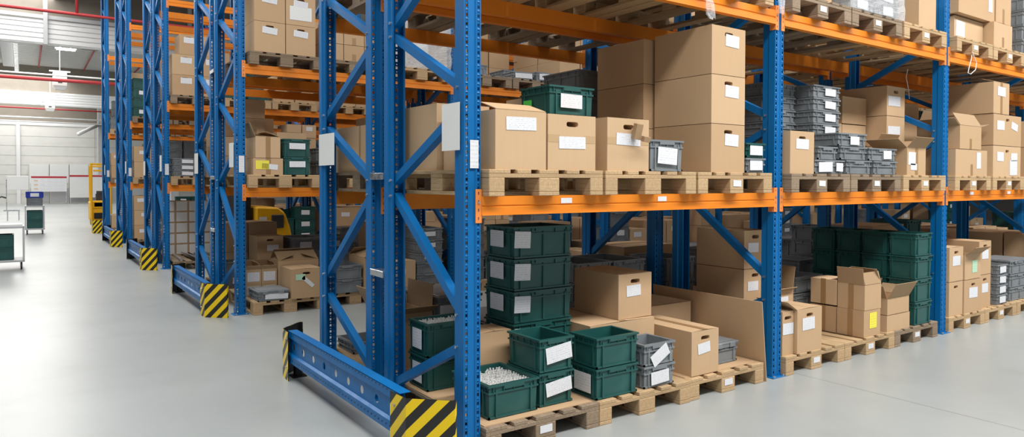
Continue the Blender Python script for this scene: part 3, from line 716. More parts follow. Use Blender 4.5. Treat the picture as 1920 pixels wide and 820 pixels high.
# --- second shelf, first and second bays
for i, x in enumerate((.065, .925, 1.785)):
    pal(x, 0, 0, 2, 'wood', f'pallet overhead on the upper shelf, {ORD[i]} from the corner post')
    for q in range(2): carton((x+.01, .0+.58*q, P2Z), .8, .56, .55, f'large plain carton on the upper shelf over the first bay, {ORD[i]} pallet, {["front","rear"][q]}', False)
for x, mt_, w in ((2.865, 'wood_old', 'grey weathered pallet on the upper shelf just right of the second post'), (3.72, 'wood_old', 'dark pallet on the upper shelf under the film wrapped crates'), (4.6, 'wood', 'light pallet on the upper shelf left of the third post')): pal(x, 0, 1, 2, mt_, w, True)
carton((3.0, -.0, P2Z), .52, .6, .5, 'plain brown carton on the upper shelf just right of the second post', False)
n = 0
for lx in (0, 1):
    for q in range(4):
        crate((3.72+.43*lx, -.04, P2Z+.122*q), .42, .56, .12, 'grey', f'film wrapped grey crate on the upper shelf, {["left","right"][lx]} column, {["lowest","second up","third up","topmost"][q]}', [('F', .5, .5, .17, .075)])
def film(w, d, h, rs, zs=10):
    b = MB(); P = []
    ring = [(0, 0), (w, 0), (w, d), (0, d)]; K = 28
    def pt(t):
        t = (t % 1)*4; i = int(t) % 4; q = t-int(t); a, c = ring[i], ring[(i+1) % 4]; return a[0]+(c[0]-a[0])*q, a[1]+(c[1]-a[1])*q
    for j in range(zs+1):
        for k in range(K):
            x, y = pt(k/K); o = rs.uniform(0, .014); nx, ny = (x-w/2)/w*2, (y-d/2)/d*2; b.v.append((x+nx*o, y+ny*o, h*j/zs))
    for j in range(zs):
        for k in range(K): b.f.append((j*K+k, j*K+(k+1) % K, (j+1)*K+(k+1) % K, (j+1)*K+k))
    return b.mesh('film', M['film'])
rs = random.Random(5)
o = ob('stretch_film', film(.9, .6, .5, rs), None, (3.7, -.06, P2Z)); tag(o, 'clear stretch film wrapped round the grey crates on the upper shelf', 'stretch film')
carton((4.63, -.04, P2Z), .33, .5, .34, 'plain brown carton at the left of the upper shelf pallet by the third post', False) if False else None
carton((4.93, -.04, P2Z), .34, .55, .42, 'brown carton with handle hole on the upper shelf left of the third post', True)
for x, w in ((5.665, 'light pallet on the upper shelf just right of the third post'), (6.53, 'light pallet on the upper shelf, third bay, middle')): pal(x, 0, 2, 2, 'wood', w, True)
carton((6.6, -.04, P2Z), .48, .5, .27, 'brown carton on the upper shelf at the middle of the third bay', False, [], tape='V')
carton((5.9, .06, P2Z), .68, .5, .26, 'brown carton with handwritten sheet on the upper shelf, third bay, lower left', False, [('F', .2, .5, .2, .17)])
carton((5.85, .0, P2Z+.275), .86, .45, .3, 'brown carton with white label on the upper shelf, third bay, upper left', False, [('F', .88, .6, .1, .16)])
carton((6.75, .0, P2Z+.275), .4, .45, .4, 'brown taped carton on the upper shelf, third bay, upper right', False, tape='V')
# --- floor, second bay
for x, mt_, w in ((2.87, 'wood', 'floor pallet under two holed cartons right of the second post'), (3.715, 'wood', 'light floor pallet with four taped cartons, second bay'), (4.56, 'wood_old', 'floor pallet under the green crate stack by the third post')): pal(x, 0, 1, 0, mt_, w, True, -.04)
t = carton((3.03, -.03, PZ), .345, .3, .355, 'brown carton with raised left flap on floor pallet, second bay', True, [('F', .45, .65, .17, .1)]); flap(t, 'L', .345, .3, .355, .14, 150, 'card')
carton((2.80+.075, -.0, PZ), .15, .5, .35, 'brown carton partly hidden by the second post on the floor pallet', False) if False else None
t = carton((2.875, .0, PZ), .15, .33, .35, 'narrow brown carton with label right beside the foot of the second post', True, [('F', .5, .6, .14, .09)])
for q, (x, y, z) in enumerate(((4.05, -.02, 0), (4.05, .24, 0), (4.06, -.02, .238), (4.05, .24, .25))):
    lab = 'taped brown carton on light floor pallet, second bay: '+['lower front with yellow label', 'lower rear', 'upper front with raised flaps', 'upper rear'][q]
    kw = dict(flaps=[('F', .11, 75), ('B', .12, 95), ('L', .15, 100), ('R', .15, 60)]) if q == 2 else {}
    carton((x, y, PZ+z), .28, .25, .235 if q < 2 else (.225 if q == 2 else .23), lab, False, [('F', .55, .6, .12, .14, 'yellowpaper', 0)] if q == 0 else [], tape='LF', **kw)
t = carton((4.45, -.02, PZ+.0), .42, .3, .15, 'low brown carton beneath the slanting open carton by the green stack', False)
t = carton((4.455, -.02, PZ+.156), .4, .3, .15, 'open brown carton leaning by the green crate stack, second bay', False, flaps=[('F', .16, 118), ('L', .14, 120), ('R', .12, 140), ('B', .14, 70)])
ob('pallet_board', boxmesh(.05, .3, .01, 'wood'), None, (0, 0, -5)) if False else None
for cx in range(4):
    for q in range(4):
        crate((4.955, -.03+.272*cx, PZ+.2215*q), .34, .265, .22, 'green', f'green crate in the block by the third post: {["front","second","third","rear"][cx]} column, {["bottom","second layer","third layer","top"][q]}')
for q in range(3): crate((3.9, .58, PZ+.16*q), .5, .45, .155, 'grey', f'{["lowest","middle","topmost"][q]} large grey crate behind the taped cartons, second bay floor')
t = carton((3.24, .38, PZ), .36, .4, .42, 'tall open carton with label and one raised flap behind the front cartons', False, [('F', .55, .75, .17, .1), ('F', .4, .5, .1, .09)], flaps=[('R', .2, 100), ('F', .05, 150), ('L', .04, 150), ('B', .1, 160)])
# --- floor, third bay
for x, w in ((5.665, 'floor pallet under carton pairs just right of the third post'), (6.515, 'floor pallet under the small lidded crates, third bay'), (7.37, 'floor pallet at the right edge, third bay')): pal(x, 0, 2, 0, 'wood', w, True, -.03)
for q in range(2):
    carton((5.70, -.01, PZ+.358*q), .31, .4, .352, f'{["lower","upper"][q]} brown carton with hole just right of the third post foot', True, [('F', .5, .6, .17, .1)] if q else [])
carton((6.02, -.02, PZ), .43, .4, .35, 'lower brown carton with label, second column in the third floor bay', True, [('F', .5, .6, .2, .11)])
carton((6.03, -.02, PZ+.356), .38, .4, .26, 'upper open brown carton with green paper, third floor bay', False, [('F', .6, .5, .12, .13, 'greenpaper', 0)], flaps=[('F', .13, 140), ('B', .17, 80), ('L', .03, 100), ('R', .03, 100)])
for q in range(2): carton((6.47, .02, PZ+.37*q), .3, .45, .365, f'{["lower","upper"][q]} brown carton, third column in the third floor bay', True, [('F', .5, .6, .16, .1)])
for q in range(4): crate((6.9, .0, PZ+.113*q), .28, .38, .11, 'grey', f'{["bottom","second","third","top"][q]} small grey crate with label, third floor bay right side', [('F', .5, .5, .16, .07)])
for q in range(3): crate((7.3, .02, PZ+.155*q), .6, .4, .152, 'grey', f'{["bottom","middle","top"][q]} large grey crate at the right end of the third floor bay', lid=q == 2)
# --- second row, floor near the aisle end
y1 = ROWS[1][0]
pal(.065, 1, 0, 0, 'wood', 'floor pallet seen between the frames in the second rack row')
t = carton((.15, 1.36, PZ), .34, .42, .40, 'open brown carton with wide raised flaps between the two end frames', False, flaps=[('L', .2, 118), ('R', .2, 92), ('F', .12, 150), ('B', .12, 110)])
crate((.1, 1.95, PZ), .34, .36, .09, 'grey', 'flat grey crate on the pallet behind the end barrier')
for q in range(2): crate((.53, 1.35, PZ+.255*q), .4, .6, .235, 'grey', ['lower grey lidded crate behind the green crates at the end frame', 'upper grey lidded crate behind the green crates at the end frame'][q], [('F', .2, .55, .12, .1)], lid=True)
crate((.96, 1.3, PZ), .5, .7, .24, 'grey', 'grey lidded crate behind the tall green stack on the second row floor', [('F', .2, .55, .12, .1)], lid=True)
pal(.93, 1, 0, 0, 'wood_old', 'weathered floor pallet behind the tall green crate stack, second rack row')
# --- third row (across the aisle), first bay
YC = ROWS[2][0]
pal(.1, 2, 0, 0, 'wood', 'yellowish floor pallet with small cartons and a big holed carton across the aisle', False, -.15)
crate((.14, YC-.16, PZ), .36, .4, .11, 'grey', 'flat lidded grey crate at the front corner of the pallet across the aisle', [('F', .6, .45, .26, .06)], lid=True)
carton((.52, YC-.17, PZ), .36, .42, .345, 'big brown carton with green note and hanging tag across the aisle', True, [('F', .3, .72, .11, .07, 'greenpaper', 0), ('F', .55, .55, .17, .045, 'paper', .75)])
t = carton((.5, YC+.27, PZ), .5, .35, .4, 'brown carton with a peaked open lid behind the holed one across aisle', False, flaps=[('F', .2, 30), ('B', .2, 40), ('L', .2, 20), ('R', .2, 20)])
for i in range(2):
    for q in range(2):
        kw = dict(flaps=[('F', .05, 120), ('B', .09, 70), ('L', .09, 120), ('R', .09, 60)]) if q else {}
        carton((.12+.185*i, YC+.27, PZ+.142*q), .18, .3, .14 if q == 0 else .18, f'small carton with large label across the aisle, {["left","right"][i]} {["lower","upper open"][q]}', False, [('F', .5, .5, .14, .11 if q else .1)], **kw)
pal(.07, 2, 0, 1, 'wood', 'pallet across the aisle on the middle shelf under green crates and cartons')
t = carton((.13, YC-.05, P1Z), .335, .45, .19, 'crushed brown carton with yellow and white labels across the aisle, middle shelf', False, [('F', .3, .6, .15, .1, 'yellowpaper', 0), ('F', .55, .5, .18, .06, 'paper', .1)], tape='VF')
t = carton((.155, YC-.05, P1Z+.195), .28, .4, .24, 'open brown carton with a raised left flap across the aisle, middle shelf', False, flaps=[('L', .17, 112), ('R', .17, 20), ('F', .12, 6), ('B', .12, 20)], tape='VF')
for q in range(2): crate((.475, YC-.04, P1Z+.213*q), .325, .26, .211, 'green', f'{["lower","upper"][q]} dark green crate with white label across the aisle, middle shelf', [('F', .5, .6, .19, .07)])
carton((.5, YC+.3, P1Z), .36, .4, .52, 'plain brown carton behind the green crates across the aisle, middle shelf', False)
pal(.09, 2, 0, 2, 'wood_old', 'weathered pallet across the aisle on the upper shelf under four cartons')
for i in range(2):
    for q in range(3):
        carton((.145+.36*i, YC-.05, P2Z+.352*q), .35, .5, .348, f'brown carton across the aisle, upper shelf, {["left","right"][i]} column, {["bottom","middle","top"][q]}', True, [('F', .5, .72, .17, .075, 'paper', .08)]+([('F', .5, .4, .26, .16, 'sheet', 0)] if (i and q) else []))
pal(.93, 2, 0, 1, 'wood', 'pallet across the aisle on the middle shelf under labelled grey crates')
for i in range(2):
    for q in range(2): crate((.96+.405*i, YC-.04, P1Z+.17*q), .39, .55, .168, 'grey', f'grey crate across the aisle, middle shelf, {["left","right"][i]} column, {["lower","upper"][q]}', [('F', .4, .5, .16, .08)])
pal(1.86, 2, 0, 2, 'wood', 'pallet across the aisle on the upper shelf under the film wrapped load')
o = ob('wrapped_load', mesh_of(('wl',), lambda: MB().box(0, .78, 0, 1.1, 0, .6).mesh('load', M['edges'], .004)), None, (1.89, YC-.03, P2Z)); tag(o, 'block of stacked flat cardboard on the upper shelf across the aisle', 'cardboard stack', kind='thing'); ob('paper_label', labelmesh(.28, .34, 'sheet'), o, (.21, -.002, .2))
o = ob('stretch_film', film(.84, 1.16, .62, random.Random(9), 8), None, (1.86, YC-.06, P2Z)); tag(o, 'clear stretch film round the block of flat cardboard across the aisle', 'stretch film')
pal(.93, 2, 0, 2, 'wood_old', 'dark pallet across the aisle on the upper shelf under small taped cartons')
for i in range(3):
    for q in range(2): carton((.95+.27*i, YC-.03, P2Z+.2*q), .26, .36, .195, f'small taped carton on dark upper pallet across the aisle, {["left","middle","right"][i]} {["lower","upper"][q]}', False, tape='V')
pal(.1, 3, 0, 0, 'wood_old', 'floor pallet of the fourth row behind the goods across the aisle')
YE = ROWS[3][0]
for i in range(2):
    for q in range(2): carton((.13+.4*i, YE+.5, PZ+.4*q), .39, .5, .395, f'plain brown carton in the dark floor row behind the third row, {["left","right"][i]} {["lower","upper"][q]}', False, tape='LF' if i == 0 else None)
carton((.5, YE-.05, PZ), .34, .4, .64, 'tall brown carton with handle hole and label behind the peaked carton across the aisle', True, [('F', .6, .75, .15, .08)])
for q in range(2): crate((.1, YE-.05, PZ+.16*q), .38, .4, .158, 'grey', f'{["lower","upper"][q]} grey crate at floor level left of the tall holed carton', [('F', .5, .5, .2, .08)])
pal(.93, 3, 0, 0, 'wood_old', 'dark floor pallet of grey crates in the fourth row first bay')
for i in range(2):
    for q in range(3): crate((.95+.405*i, YE-.05, PZ+.2*q), .4, .56, .198, 'grey', f'dark grey crate in the fourth row floor bay, {["left","right"][i]} column, {["bottom","middle","top"][q]}', [('F', .5, .5, .16, .08)])
pal(.93, 2, 0, 0, 'wood', 'floor pallet across the aisle seen between the frame posts of the second row')
for q in range(2): crate((1.03, YC-.1, PZ+.17*q), .4, .56, .168, 'grey', f'{["lower","upper"][q]} light grey crate across the aisle seen through the nearest frames')
carton((1.45, YC-.1, PZ), .36, .5, .42, 'brown carton with open flap and white label across the aisle, second floor pallet', False, [('F', .7, .6, .12, .1)], flaps=[('F', .14, 150), ('R', .15, 60), ('L', .2, 20), ('B', .2, 30)])
for q in range(2): crate((1.2, YC+.5, PZ+.22*q), .55, .4, .218, 'grey', f'{["lower","upper"][q]} grey crate at the rear of the second floor pallet across the aisle')
# --- third row, second bay, upper shelf
pal(2.87, 2, 1, 2, 'wood_old', 'dark pallet across the aisle on the upper shelf, second bay, under the holed carton')
crate((2.89, YC-.05, P2Z), .42, .3, .14, 'grey', 'grey crate across the aisle on the upper shelf below the holed carton')
carton((2.9, YC+.28, P2Z), .45, .4, .3, 'small brown carton with handle hole across the aisle on the upper shelf', True)
pal(3.73, 2, 1, 2, 'wood_old', 'dark pallet across the aisle on the upper shelf under three low grey crates')
crate((3.74, YC-.05, P2Z), .38, .3, .1, 'grey', 'low grey crate with label across the aisle, upper shelf, left', [('F', .5, .5, .3, .07)])
crate((4.15, YC-.05, P2Z), .38, .3, .13, 'grey', 'low grey crate with label across the aisle, upper shelf, right', [('F', .5, .5, .25, .09)])
crate((3.8, YC+.28, P2Z), .6, .4, .17, 'grey', 'wide grey crate across the aisle, upper shelf, at the rear')
# --- fifth row: stacks near the aisle
YD = ROWS[4][0]
pal(.07, 4, 0, 2, 'wood_old', 'weathered pallet on the upper shelf of the fifth row under six holed cartons')
for i in range(2):
    for q in range(3): carton((.1+.41*i+(.12 if q == 2 and i == 0 else 0), YD-.05, P2Z+.352*q), .4 if not (q == 2 and i == 0) else .28, .5, .348, f'brown holed carton on the upper shelf, fifth row, {["left","right"][i]} column, {["bottom","middle","top"][q]}', True, [('F', .55, .72, .18, .1)])
pal(.07, 4, 0, 0, 'wood_old', 'floor pallet of thin grey rails at the fifth row aisle end', False, -.3)
def rails():
    b = MB(); rs = random.Random(2)
    for k in range(13):
        mx = Matrix.Translation((rs.uniform(.05, .72), .0, .012+.024*(k//6))) @ Matrix.Rotation(rs.uniform(-.05, .05), 4, 'Z'); b.box(-.018, .018, 0, 1.0, -.01, .01, mx)
    return b.mesh('rails', M['steel'])
o = ob('metal_rails', rails(), None, (.1, YD-.28, PZ)); tag(o, 'loose bundle of thin grey metal rails on a floor pallet', 'metal rails', kind='stuff')
for i in range(4):
    for q in range(5):
        carton((.08+.22*i, YD+.9, PZ+.2*q), .215, .2, .197, f'small carton with big white label in the wall, fifth row: column {ORD[i]}, layer {ORD[q]}', False, [('F', .45, .5, .185, .17, 'sheet', 0)])
pal(.07, 4, 0, 1, 'wood', 'pallet on the middle shelf of the fifth row under grey crates')
for i in range(2):
    for q in range(3): crate((.1+.4*i, YD-.04, P1Z+.105*q), .39, .5, .103, 'grey', f'grey crate on the middle shelf, fifth row, {["left","right"][i]} column, {["bottom","middle","top"][q]}', [('F', .6, .5, .18, .06)])
# ---------------------------------------------------------------- generic loads for the remaining pallet places
COLN = {'green': 'dark green', 'grey': 'grey'}
def load(x, y, z, r, bay, lv, i, rs, hmax, back):
    where = f'{ORD[i]} pallet, {ORD[bay]} bay, {LEV[lv]}, {ORD[r]} rack row'
    kind = rs.choice(['c4', 'c4', 'c2', 'cg', 'cgn', 'mix', 'mix2', 'c6', 'c4']) if r else rs.choice(['c4', 'mix', 'cg'])
    far = r >= 4
    def stack_c(x0, y0, w, d, h, n, pos, col=None):
        for q in range(n):
            if (q+1)*h > hmax: break
            hole = rs.random() < .6; lb = rs.random() < .75 and not back
            labs = [('F', round(rs.uniform(.4, .6), 1), round(rs.uniform(.55, .7), 1), .17 if w > .3 else .12, .08)] if lb and not back and pos[0] == 'f' else []
            goods((x0, y0, z), carton, (x0+rs.uniform(0, .012), y0+rs.uniform(0, .01), z+h*q), w, d, h-.004, f'brown carton {pos} {["bottom","second","third","top"][q]}, {where}', hole and not far and pos[0] == 'f' and not back, labs, group=f'goods on the {ORD[r]} rack row', tape='V' if rs.random() < .2 and not labs else None)
    def stack_g(x0, y0, w, d, h, n, pos, col):
        for q in range(n):
            if (q+1)*h > hmax: break
            labs = [('F', .5, .5, .16, h*.4)] if rs.random() < .6 and not back and pos[0] == 'f' else []
            goods((x0, y0, z), crate, (x0, y0+rs.uniform(0, .01), z+h*q), w, d, h-.001, col, f'{COLN[col]} crate {pos} layer {ORD[q]}, {where}', labs, group=f'goods on the {ORD[r]} rack row', lid=(q == n-1 and rs.random() < .3))
    n = rs.randint(1, 3)
    if kind == 'c4':
        for a in range(2):
            for b in range(2): stack_c(x+.02+.41*a, y+.03+.57*b, .39, .55, .36, max(1, n-(rs.random() < .3)), ['front', 'rear'][b]+' '+['left', 'right'][a])
    elif kind == 'c6':
        for a in range(3): stack_c(x+.01+.275*a, y+.03, .265, .4, .25, rs.randint(2, 4), 'front '+['left', 'middle', 'right'][a])
        stack_c(x+.03, y+.5, .76, .6, .4, 2, 'rear')
    elif kind == 'c2':
        stack_c(x+.03, y+.03, .76, .55, .42, n, 'front'); stack_c(x+.03, y+.62, .76, .52, .42, rs.randint(1, 3), 'rear')
    elif kind == 'cg':
        for a in range(2): stack_g(x+.015+.41*a, y+.03, .4, .56, .17, rs.randint(2, 5), 'front '+['left', 'right'][a], 'grey')
        stack_g(x+.12, y+.62, .6, .4, .22, rs.randint(1, 4), 'rear', 'grey')
    elif kind == 'cgn':
        for a in range(2): stack_g(x+.015+.41*a, y+.03, .4, .3, .22, rs.randint(2, 5), 'front '+['left', 'right'][a], 'green')
        stack_g(x+.12, y+.45, .6, .4, .27, rs.randint(1, 3), 'rear', 'green')
    elif kind == 'mix':
        stack_c(x+.02, y+.03, .38, .5, .34, rs.randint(1, 3), 'front left'); stack_g(x+.425, y+.03, .4, .5, .15, rs.randint(2, 5), 'front right', 'grey')
        stack_c(x+.05, y+.6, .7, .5, .4, rs.randint(1, 2), 'rear')
    else:
        stack_g(x+.02, y+.03, .4, .5, .22, rs.randint(1, 4), 'front left', rs.choice(['green', 'grey'])); stack_c(x+.44, y+.03, .38, .55, .3, rs.randint(1, 3), 'front right')
        stack_c(x+.05, y+.64, .7, .5, .36, rs.randint(1, 3), 'rear')
rs = random.Random(21)
SKIP = {(0, 0, 0), (0, 0, 1)}
for r, (y, back, nb) in enumerate(ROWS):
    for bay in range(nb):
        for lv in range(3):
            for i in range(3):
                if (r, bay, lv, i) in HAND: continue
                x = bay*2.8+.065+.86*i; yy = y-.07 if not back else y-.05; z = TOP[lv]
                if r == 1 and bay == 0 and lv == 0 and i == 2: pass
                old = rs.random() < .45
                if rs.random() < .05 and r > 1: continue
                goods((x, yy, z), pallet, (x, yy, z), f'{"weathered" if old else "light"} pallet, {ORD[i]} in {ORD[bay]} bay, {LEV[lv]}, {ORD[r]} rack row', 'wood_old' if old else 'wood', r == 0 or (r == 2 and bay < 2))
                load(x, yy, z+PH, r, bay, lv, i, rs, 1.05 if lv < 2 else 1.4, back)
# ---------------------------------------------------------------- hall
fl = MB(); fl.quad((-45, -25, 0), (60, -25, 0), (60, 52, 0), (-45, 52, 0)); struct('floor', fl.mesh('floor', M['floor']))
YW = 51.5
# rear wall: white sandwich panels below, louvred beige band above
b = MB(); b.box(-45, 60, YW, YW+.2, 0, 5.1); struct('wall_back', b.mesh('wall', M['offwhite']))
b = MB()
for z in [i*.62 for i in range(1, 8)]: b.box(-45, 60, YW-.012, YW, z, z+.015)
for x in range(-40, 60, 6): b.box(x, x+.02, YW-.012, YW, 0, 5.1)
struct('trim_1', b.mesh('joints', M['lightgrey']))
b = MB(); b.box(-45, 60, YW+.25, YW+.4, 5.1, 8.2); struct('wall_upper', b.mesh('wall', M['brownwall']))
b = MB(); b.box(-45, 60, YW-.05, YW+.25, 5.05, 5.25); struct('trim_2', b.mesh('ledge', M['white']))
for n_, x in enumerate((-2.2, 18, 30)):
    b = MB(); b.box(x-.1, x+.1, YW-.2, YW, 0, 5.1); struct(f'trim_{n_+3}', b.mesh('panel_column', M['white']))
b = MB(); b.box(30, 30.2, -10, 52, 0, 8.2); struct('wall_right', b.mesh('wall', M['concrete']))  # coloured dark to stand for the shade behind the rack gaps
# concrete and steel columns
for i, (x, y, w) in enumerate(((2.3, 50.4, .4), (6.0, 46, .5), (-9, 50.4, .4))):
    b = MB(); b.box(x-w/2, x+w/2, y-w/2, y+w/2, 0, 8); struct(f'trim_{i+6}', b.mesh('column', M['lightgrey'], .02))
# ceiling deck with ribs
b = MB(); b.box(-45, 60, 3, 52, 8.0, 8.15); struct('ceiling', b.mesh('ceiling', M['offwhite']))
b = MB()
for k in range(70):
    y = 26+k*.37
    b.box(-45, 60, y, y+.03, 7.985, 8.0)
struct('trim_10', b.mesh('deck_ribs', M['lightgrey']))
def girder(y, z0, z1, mat, n):
    b = MB(); b.box(-45, 60, y, y+.25, z0, z1); h = (z1-z0)/5
    for q in range(5): b.box(-45, 60, y-.03, y, z0+h*q+.04, z0+h*q+h-.03)
    return struct(f'trim_{n}', b.mesh('girder', M[mat], 0))
girder(24.7, 6.03, 6.85, 'white', 11)
b = MB(); b.box(-45, 60, 24.96, 25.1, 6.85, 8.0); struct('trim_12', b.mesh('beige_bay', M['brownwall']))
b = MB(); b.box(-45, 60, 24.6, 24.7, 6.86, 6.98); struct('trim_13', b.mesh('rail', M['lightgrey']))
girder(44.5, 5.75, 6.5, 'white', 14)
b = MB(); b.box(-45, 60, 44.76, 44.9, 6.5, 8.0); struct('trim_15', b.mesh('beige_bay', M['brownwall']))
b = MB()
for x in (-14, -2.55, 9, 21): b.box(x-.25, x+.25, 26, 43, 7.6, 7.97)
struct('trim_16', b.mesh('cross_beams', M['lightgrey'], .02))
for i, x in enumerate((-1.35, .85, 3.05, 5.2)):
    b = MB(); b.box(x-.06, x+.06, 24.5, 24.66, 6.0, 8.0); struct(f'trim_{17+i}', b.mesh('hanger', M['lightgrey']))
# pipes
def pipe(name, pts, r, mat, label, cat='pipe'):
    o = ob(name, MB().tube(pts, r, 8).mesh('pipe', M[mat], smooth=True)); return tag(o, label, cat)
pipe('sprinkler_pipe', [(-30, 20, 6.2), (40, 20, 6.2)], .045, 'red', 'thick red sprinkler pipe running across the top left under the roof')
pipe('sprinkler_pipe', [(-30, 32.5, 5.8), (40, 32.5, 5.8)], .075, 'red', 'red sprinkler pipe directly below the white tube in the hall distance')
pipe('white_pipe', [(-30, 32.3, 5.98), (40, 32.3, 5.98)], .035, 'white', 'long white pipe just above the distant red pipe')
pipe('sprinkler_pipe', [(-30, 48, 5.85), (40, 48, 5.85)], .045, 'red', 'thin red pipe high on the rear wall')
pipe('white_pipe', [(-30, 44.0, 5.0), (6, 44.0, 5.0)], .045, 'white', 'upper of two long white pipes in front of the rear wall')
pipe('white_pipe', [(-30, 44.0, 4.77), (6, 44.0, 4.77)], .04, 'white', 'lower of two long white pipes in front of the rear wall')
for i, x in enumerate((-1.25, .9, 3.4)):
    pipe('sprinkler_drop', [(x, 30.5, 7.85), (x+.05, 44.3, 7.85)], .04, 'red', f'{["left","middle","right"][i]} red branch pipe running away under the white roof deck')
pipe('sprinkler_riser', [(-.72, 20, 6.2), (-.72, 20, 8)], .04, 'red', 'short red riser joining the thick pipe to the roof')
pipe('duct_strut', [(.9, 48.2, 4.4), (2.2, 50.2, 5.2)], .12, 'white', 'slanting white duct by the rear column')
# cable ladders
for i, (x, y0, y1, z) in enumerate(((-2.2, 27, 43, 7.3),)):
    t = thing('cable_ladder', 'white cable ladder hanging from the roof at far left', 'cable tray', (x, y0, z))
    ob('rails', MB().box(-.1, -.07, 0, y1-y0, 0, .06).box(.07, .1, 0, y1-y0, 0, .06).mesh('rails', M['white']), t)
    b = MB()
    for k in range(40): ob('rung', boxmesh(.2, .03, .02, 'white', 0), t, (-.1, k*.4, .01))
# unit heaters
def heater(x, y, z, w, h, label):
    t = thing('unit_heater', label, 'heater', (x, y, z), 0, 'white unit heaters under the roof')
    ob('casing', MB().box(-w/2, w/2, -w/2, w/2, 0, h).mesh('casing', M['offwhite'], .01), t)
    b = MB(); a = w/2; c = w/3; n = len(b.v); b.v += [(-a, -a, 0), (a, -a, 0), (a, a, 0), (-a, a, 0), (-c, -c, -w*.3), (c, -c, -w*.3), (c, c, -w*.3), (-c, c, -w*.3)]
    b.f += [(0, 1, 5, 4), (1, 2, 6, 5), (2, 3, 7, 6), (3, 0, 4, 7), (4, 5, 6, 7)]
    ob('outlet_hood', b.mesh('hood', M['white']), t)
    ob('name_plate', boxmesh(w*.3, .01, .06, 'darkgrey', 0), t, (-w*.15, -w/2-.01, h*.2))
    ob('top_bracket', MB().box(-w*.75, w*.75, -.05, .05, h+.02, h+.08).box(-.015, .015, -.015, .015, h, h+1.2).mesh('bracket', M['white']), t)
heater(-.63, 33.2, 5.62, .52, .6, 'larger white unit heater with a tapering hood hanging over the aisle')
heater(-.7, 43.6, 5.5, .46, .34, 'smaller white unit heater farther away near the rear wall')
# strip lamps
def lamp(x, y, z, label, L=.8):
    t = thing('strip_lamp', label, 'lamp', (x, y, z), 0, 'white strip lamps under the roof')
    ob('housing', boxmesh(L, .12, .06, 'white', .005), t, (-L/2, -.06, .02)); ob('tube', MB().tube([(-L/2+.05, 0, 0), (L/2-.05, 0, 0)], .025, 8).mesh('tube', M['glow']), t)
    b = MB().box(-L/2+.2, -L/2+.23, -.02, .02, .08, 7.98-z).box(L/2-.23, L/2-.2, -.02, .02, .08, 7.98-z); ob('hanger', b.mesh('hanger', M['white']), t)
lamp(-.41, 33, 7.2, 'white strip lamp under the roof above the larger heater')
# smoke hatch
t = thing('roof_vent', 'dark square vent box under the white roof', 'vent', (.65, 35, 7.68)); ob('vent_box', MB().box(-.4, .4, -.4, .4, 0, .3).mesh('v', M['lightgrey'], .02), t); ob('vent_grille', MB().box(-.33, .33, -.33, .33, -.02, 0).mesh('v', M['darkgrey']), t)
# ---------------------------------------------------------------- cabinets and boards at the rear wall
for i in range(7):
    x = -1.65+i*1.09
    t = thing('tall_cabinet', f'white tall partition cabinet against the rear wall, {ORD[i]} from the left', 'cabinet', (x, YW-.75, 0), 0, 'white cabinets along the rear wall')
    ob('cabinet_body', boxmesh(1.07, .6, 2.58, 'offwhite', .01), t); ob('door', boxmesh(1.0, .02, 1.2, 'white', .004), t, (.035, -.02, 1.3)); ob('plinth', boxmesh(1.0, .02, .9, 'lightgrey', .004), t, (.035, -.02, .1))
def board(x, w, z0, z1, y, label, cards):
    t = thing('planning_board', label, 'notice board', (x, y, 0)); ob('panel', boxmesh(w, .04, z1-z0, 'white', .004), t, (0, 0, z0)); ob('red_header', boxmesh(w, .004, .12, 'redhead', 0), t, (0, -.005, z1-.14))
    rs = random.Random(4)
    if cards:
        for r_ in range(3):
            for c in range(5):
                ob('card', labelmesh(.26, .17, 'chart'), t, (.12+c*.35, -.005, z0+.1+r_*.26))
                if c == 0: ob('orange_card', boxmesh(.2, .003, .05, 'orangecard', 0), t, (.15, -.01, z0+.15+r_*.26))
    else:
        for c in range(7): ob('card', labelmesh(.1, .14, 'chart'), t, (.5+c*.17, -.005, z1-.32))
    for xx in (.0, w-.05): ob('stand_leg', boxmesh(.05, .05, z0, 'steel', 0), t, (xx, 0, 0)); ob('stand_foot', boxmesh(.05, .5, .05, 'steel', 0), t, (xx, -.25, 0))
board(-1.55, 1.9, .78, 1.78, YW-1.35, 'white planning board with red header and rows of cards at the rear wall', True)
board(.5, 1.95, .38, 1.87, YW-1.35, 'white board with red header and small hanging cards beside the forklift', False)
# ---------------------------------------------------------------- carts
def cart(x, y, w, d, hs, label):
    t = thing('service_cart', label, 'cart', (x, y, 0), 0, 'grey wheeled carts in the aisle')
    for cx in (0, w-.03):
        for cy in (0, d-.03): ob('upright', boxmesh(.03, .03, hs-.13, 'lightgrey', .003), t, (cx, cy, .13))
    ob('lower_tray', boxmesh(w, d, .035, 'lightgrey', .004), t, (0, 0, .13)); ob('top_tray', boxmesh(w, d, .035, 'lightgrey', .004), t, (0, 0, hs-.035))
    for cx in (.05, w-.05):
        for cy in (.06, d-.06):
            c = ob('caster', MB().tube([(-.012, 0, .05), (.012, 0, .05)], .05, 14).mesh('wheel', M['black']), t, (cx, cy, 0)); ob('fork', MB().box(-.02, -.014, -.02, .02, .04, .13).box(.014, .02, -.02, .02, .04, .13).mesh('fork', M['steel']), c)
    return t
cart(-2.95, 11.25, .95, .6, .74, 'grey service cart with green crates at the left edge of the aisle')
for q in range(2): crate((-2.75, 11.3, .166+.215*q), .6, .45, .213, 'green', f'{["lower","upper"][q]} dark green crate in the cart at the left edge')
o = ob('paper_pile', MB().box(0, .85, 0, .5, 0, .03).mesh('paper', M['sheet'], .004), None, (-2.88, 11.3, .74)); tag(o, 'pile of white sheets on top of the nearer cart', 'paper')
cart(-1.97, 20.4, .46, .7, .8, 'smaller grey cart farther down the aisle with crates')
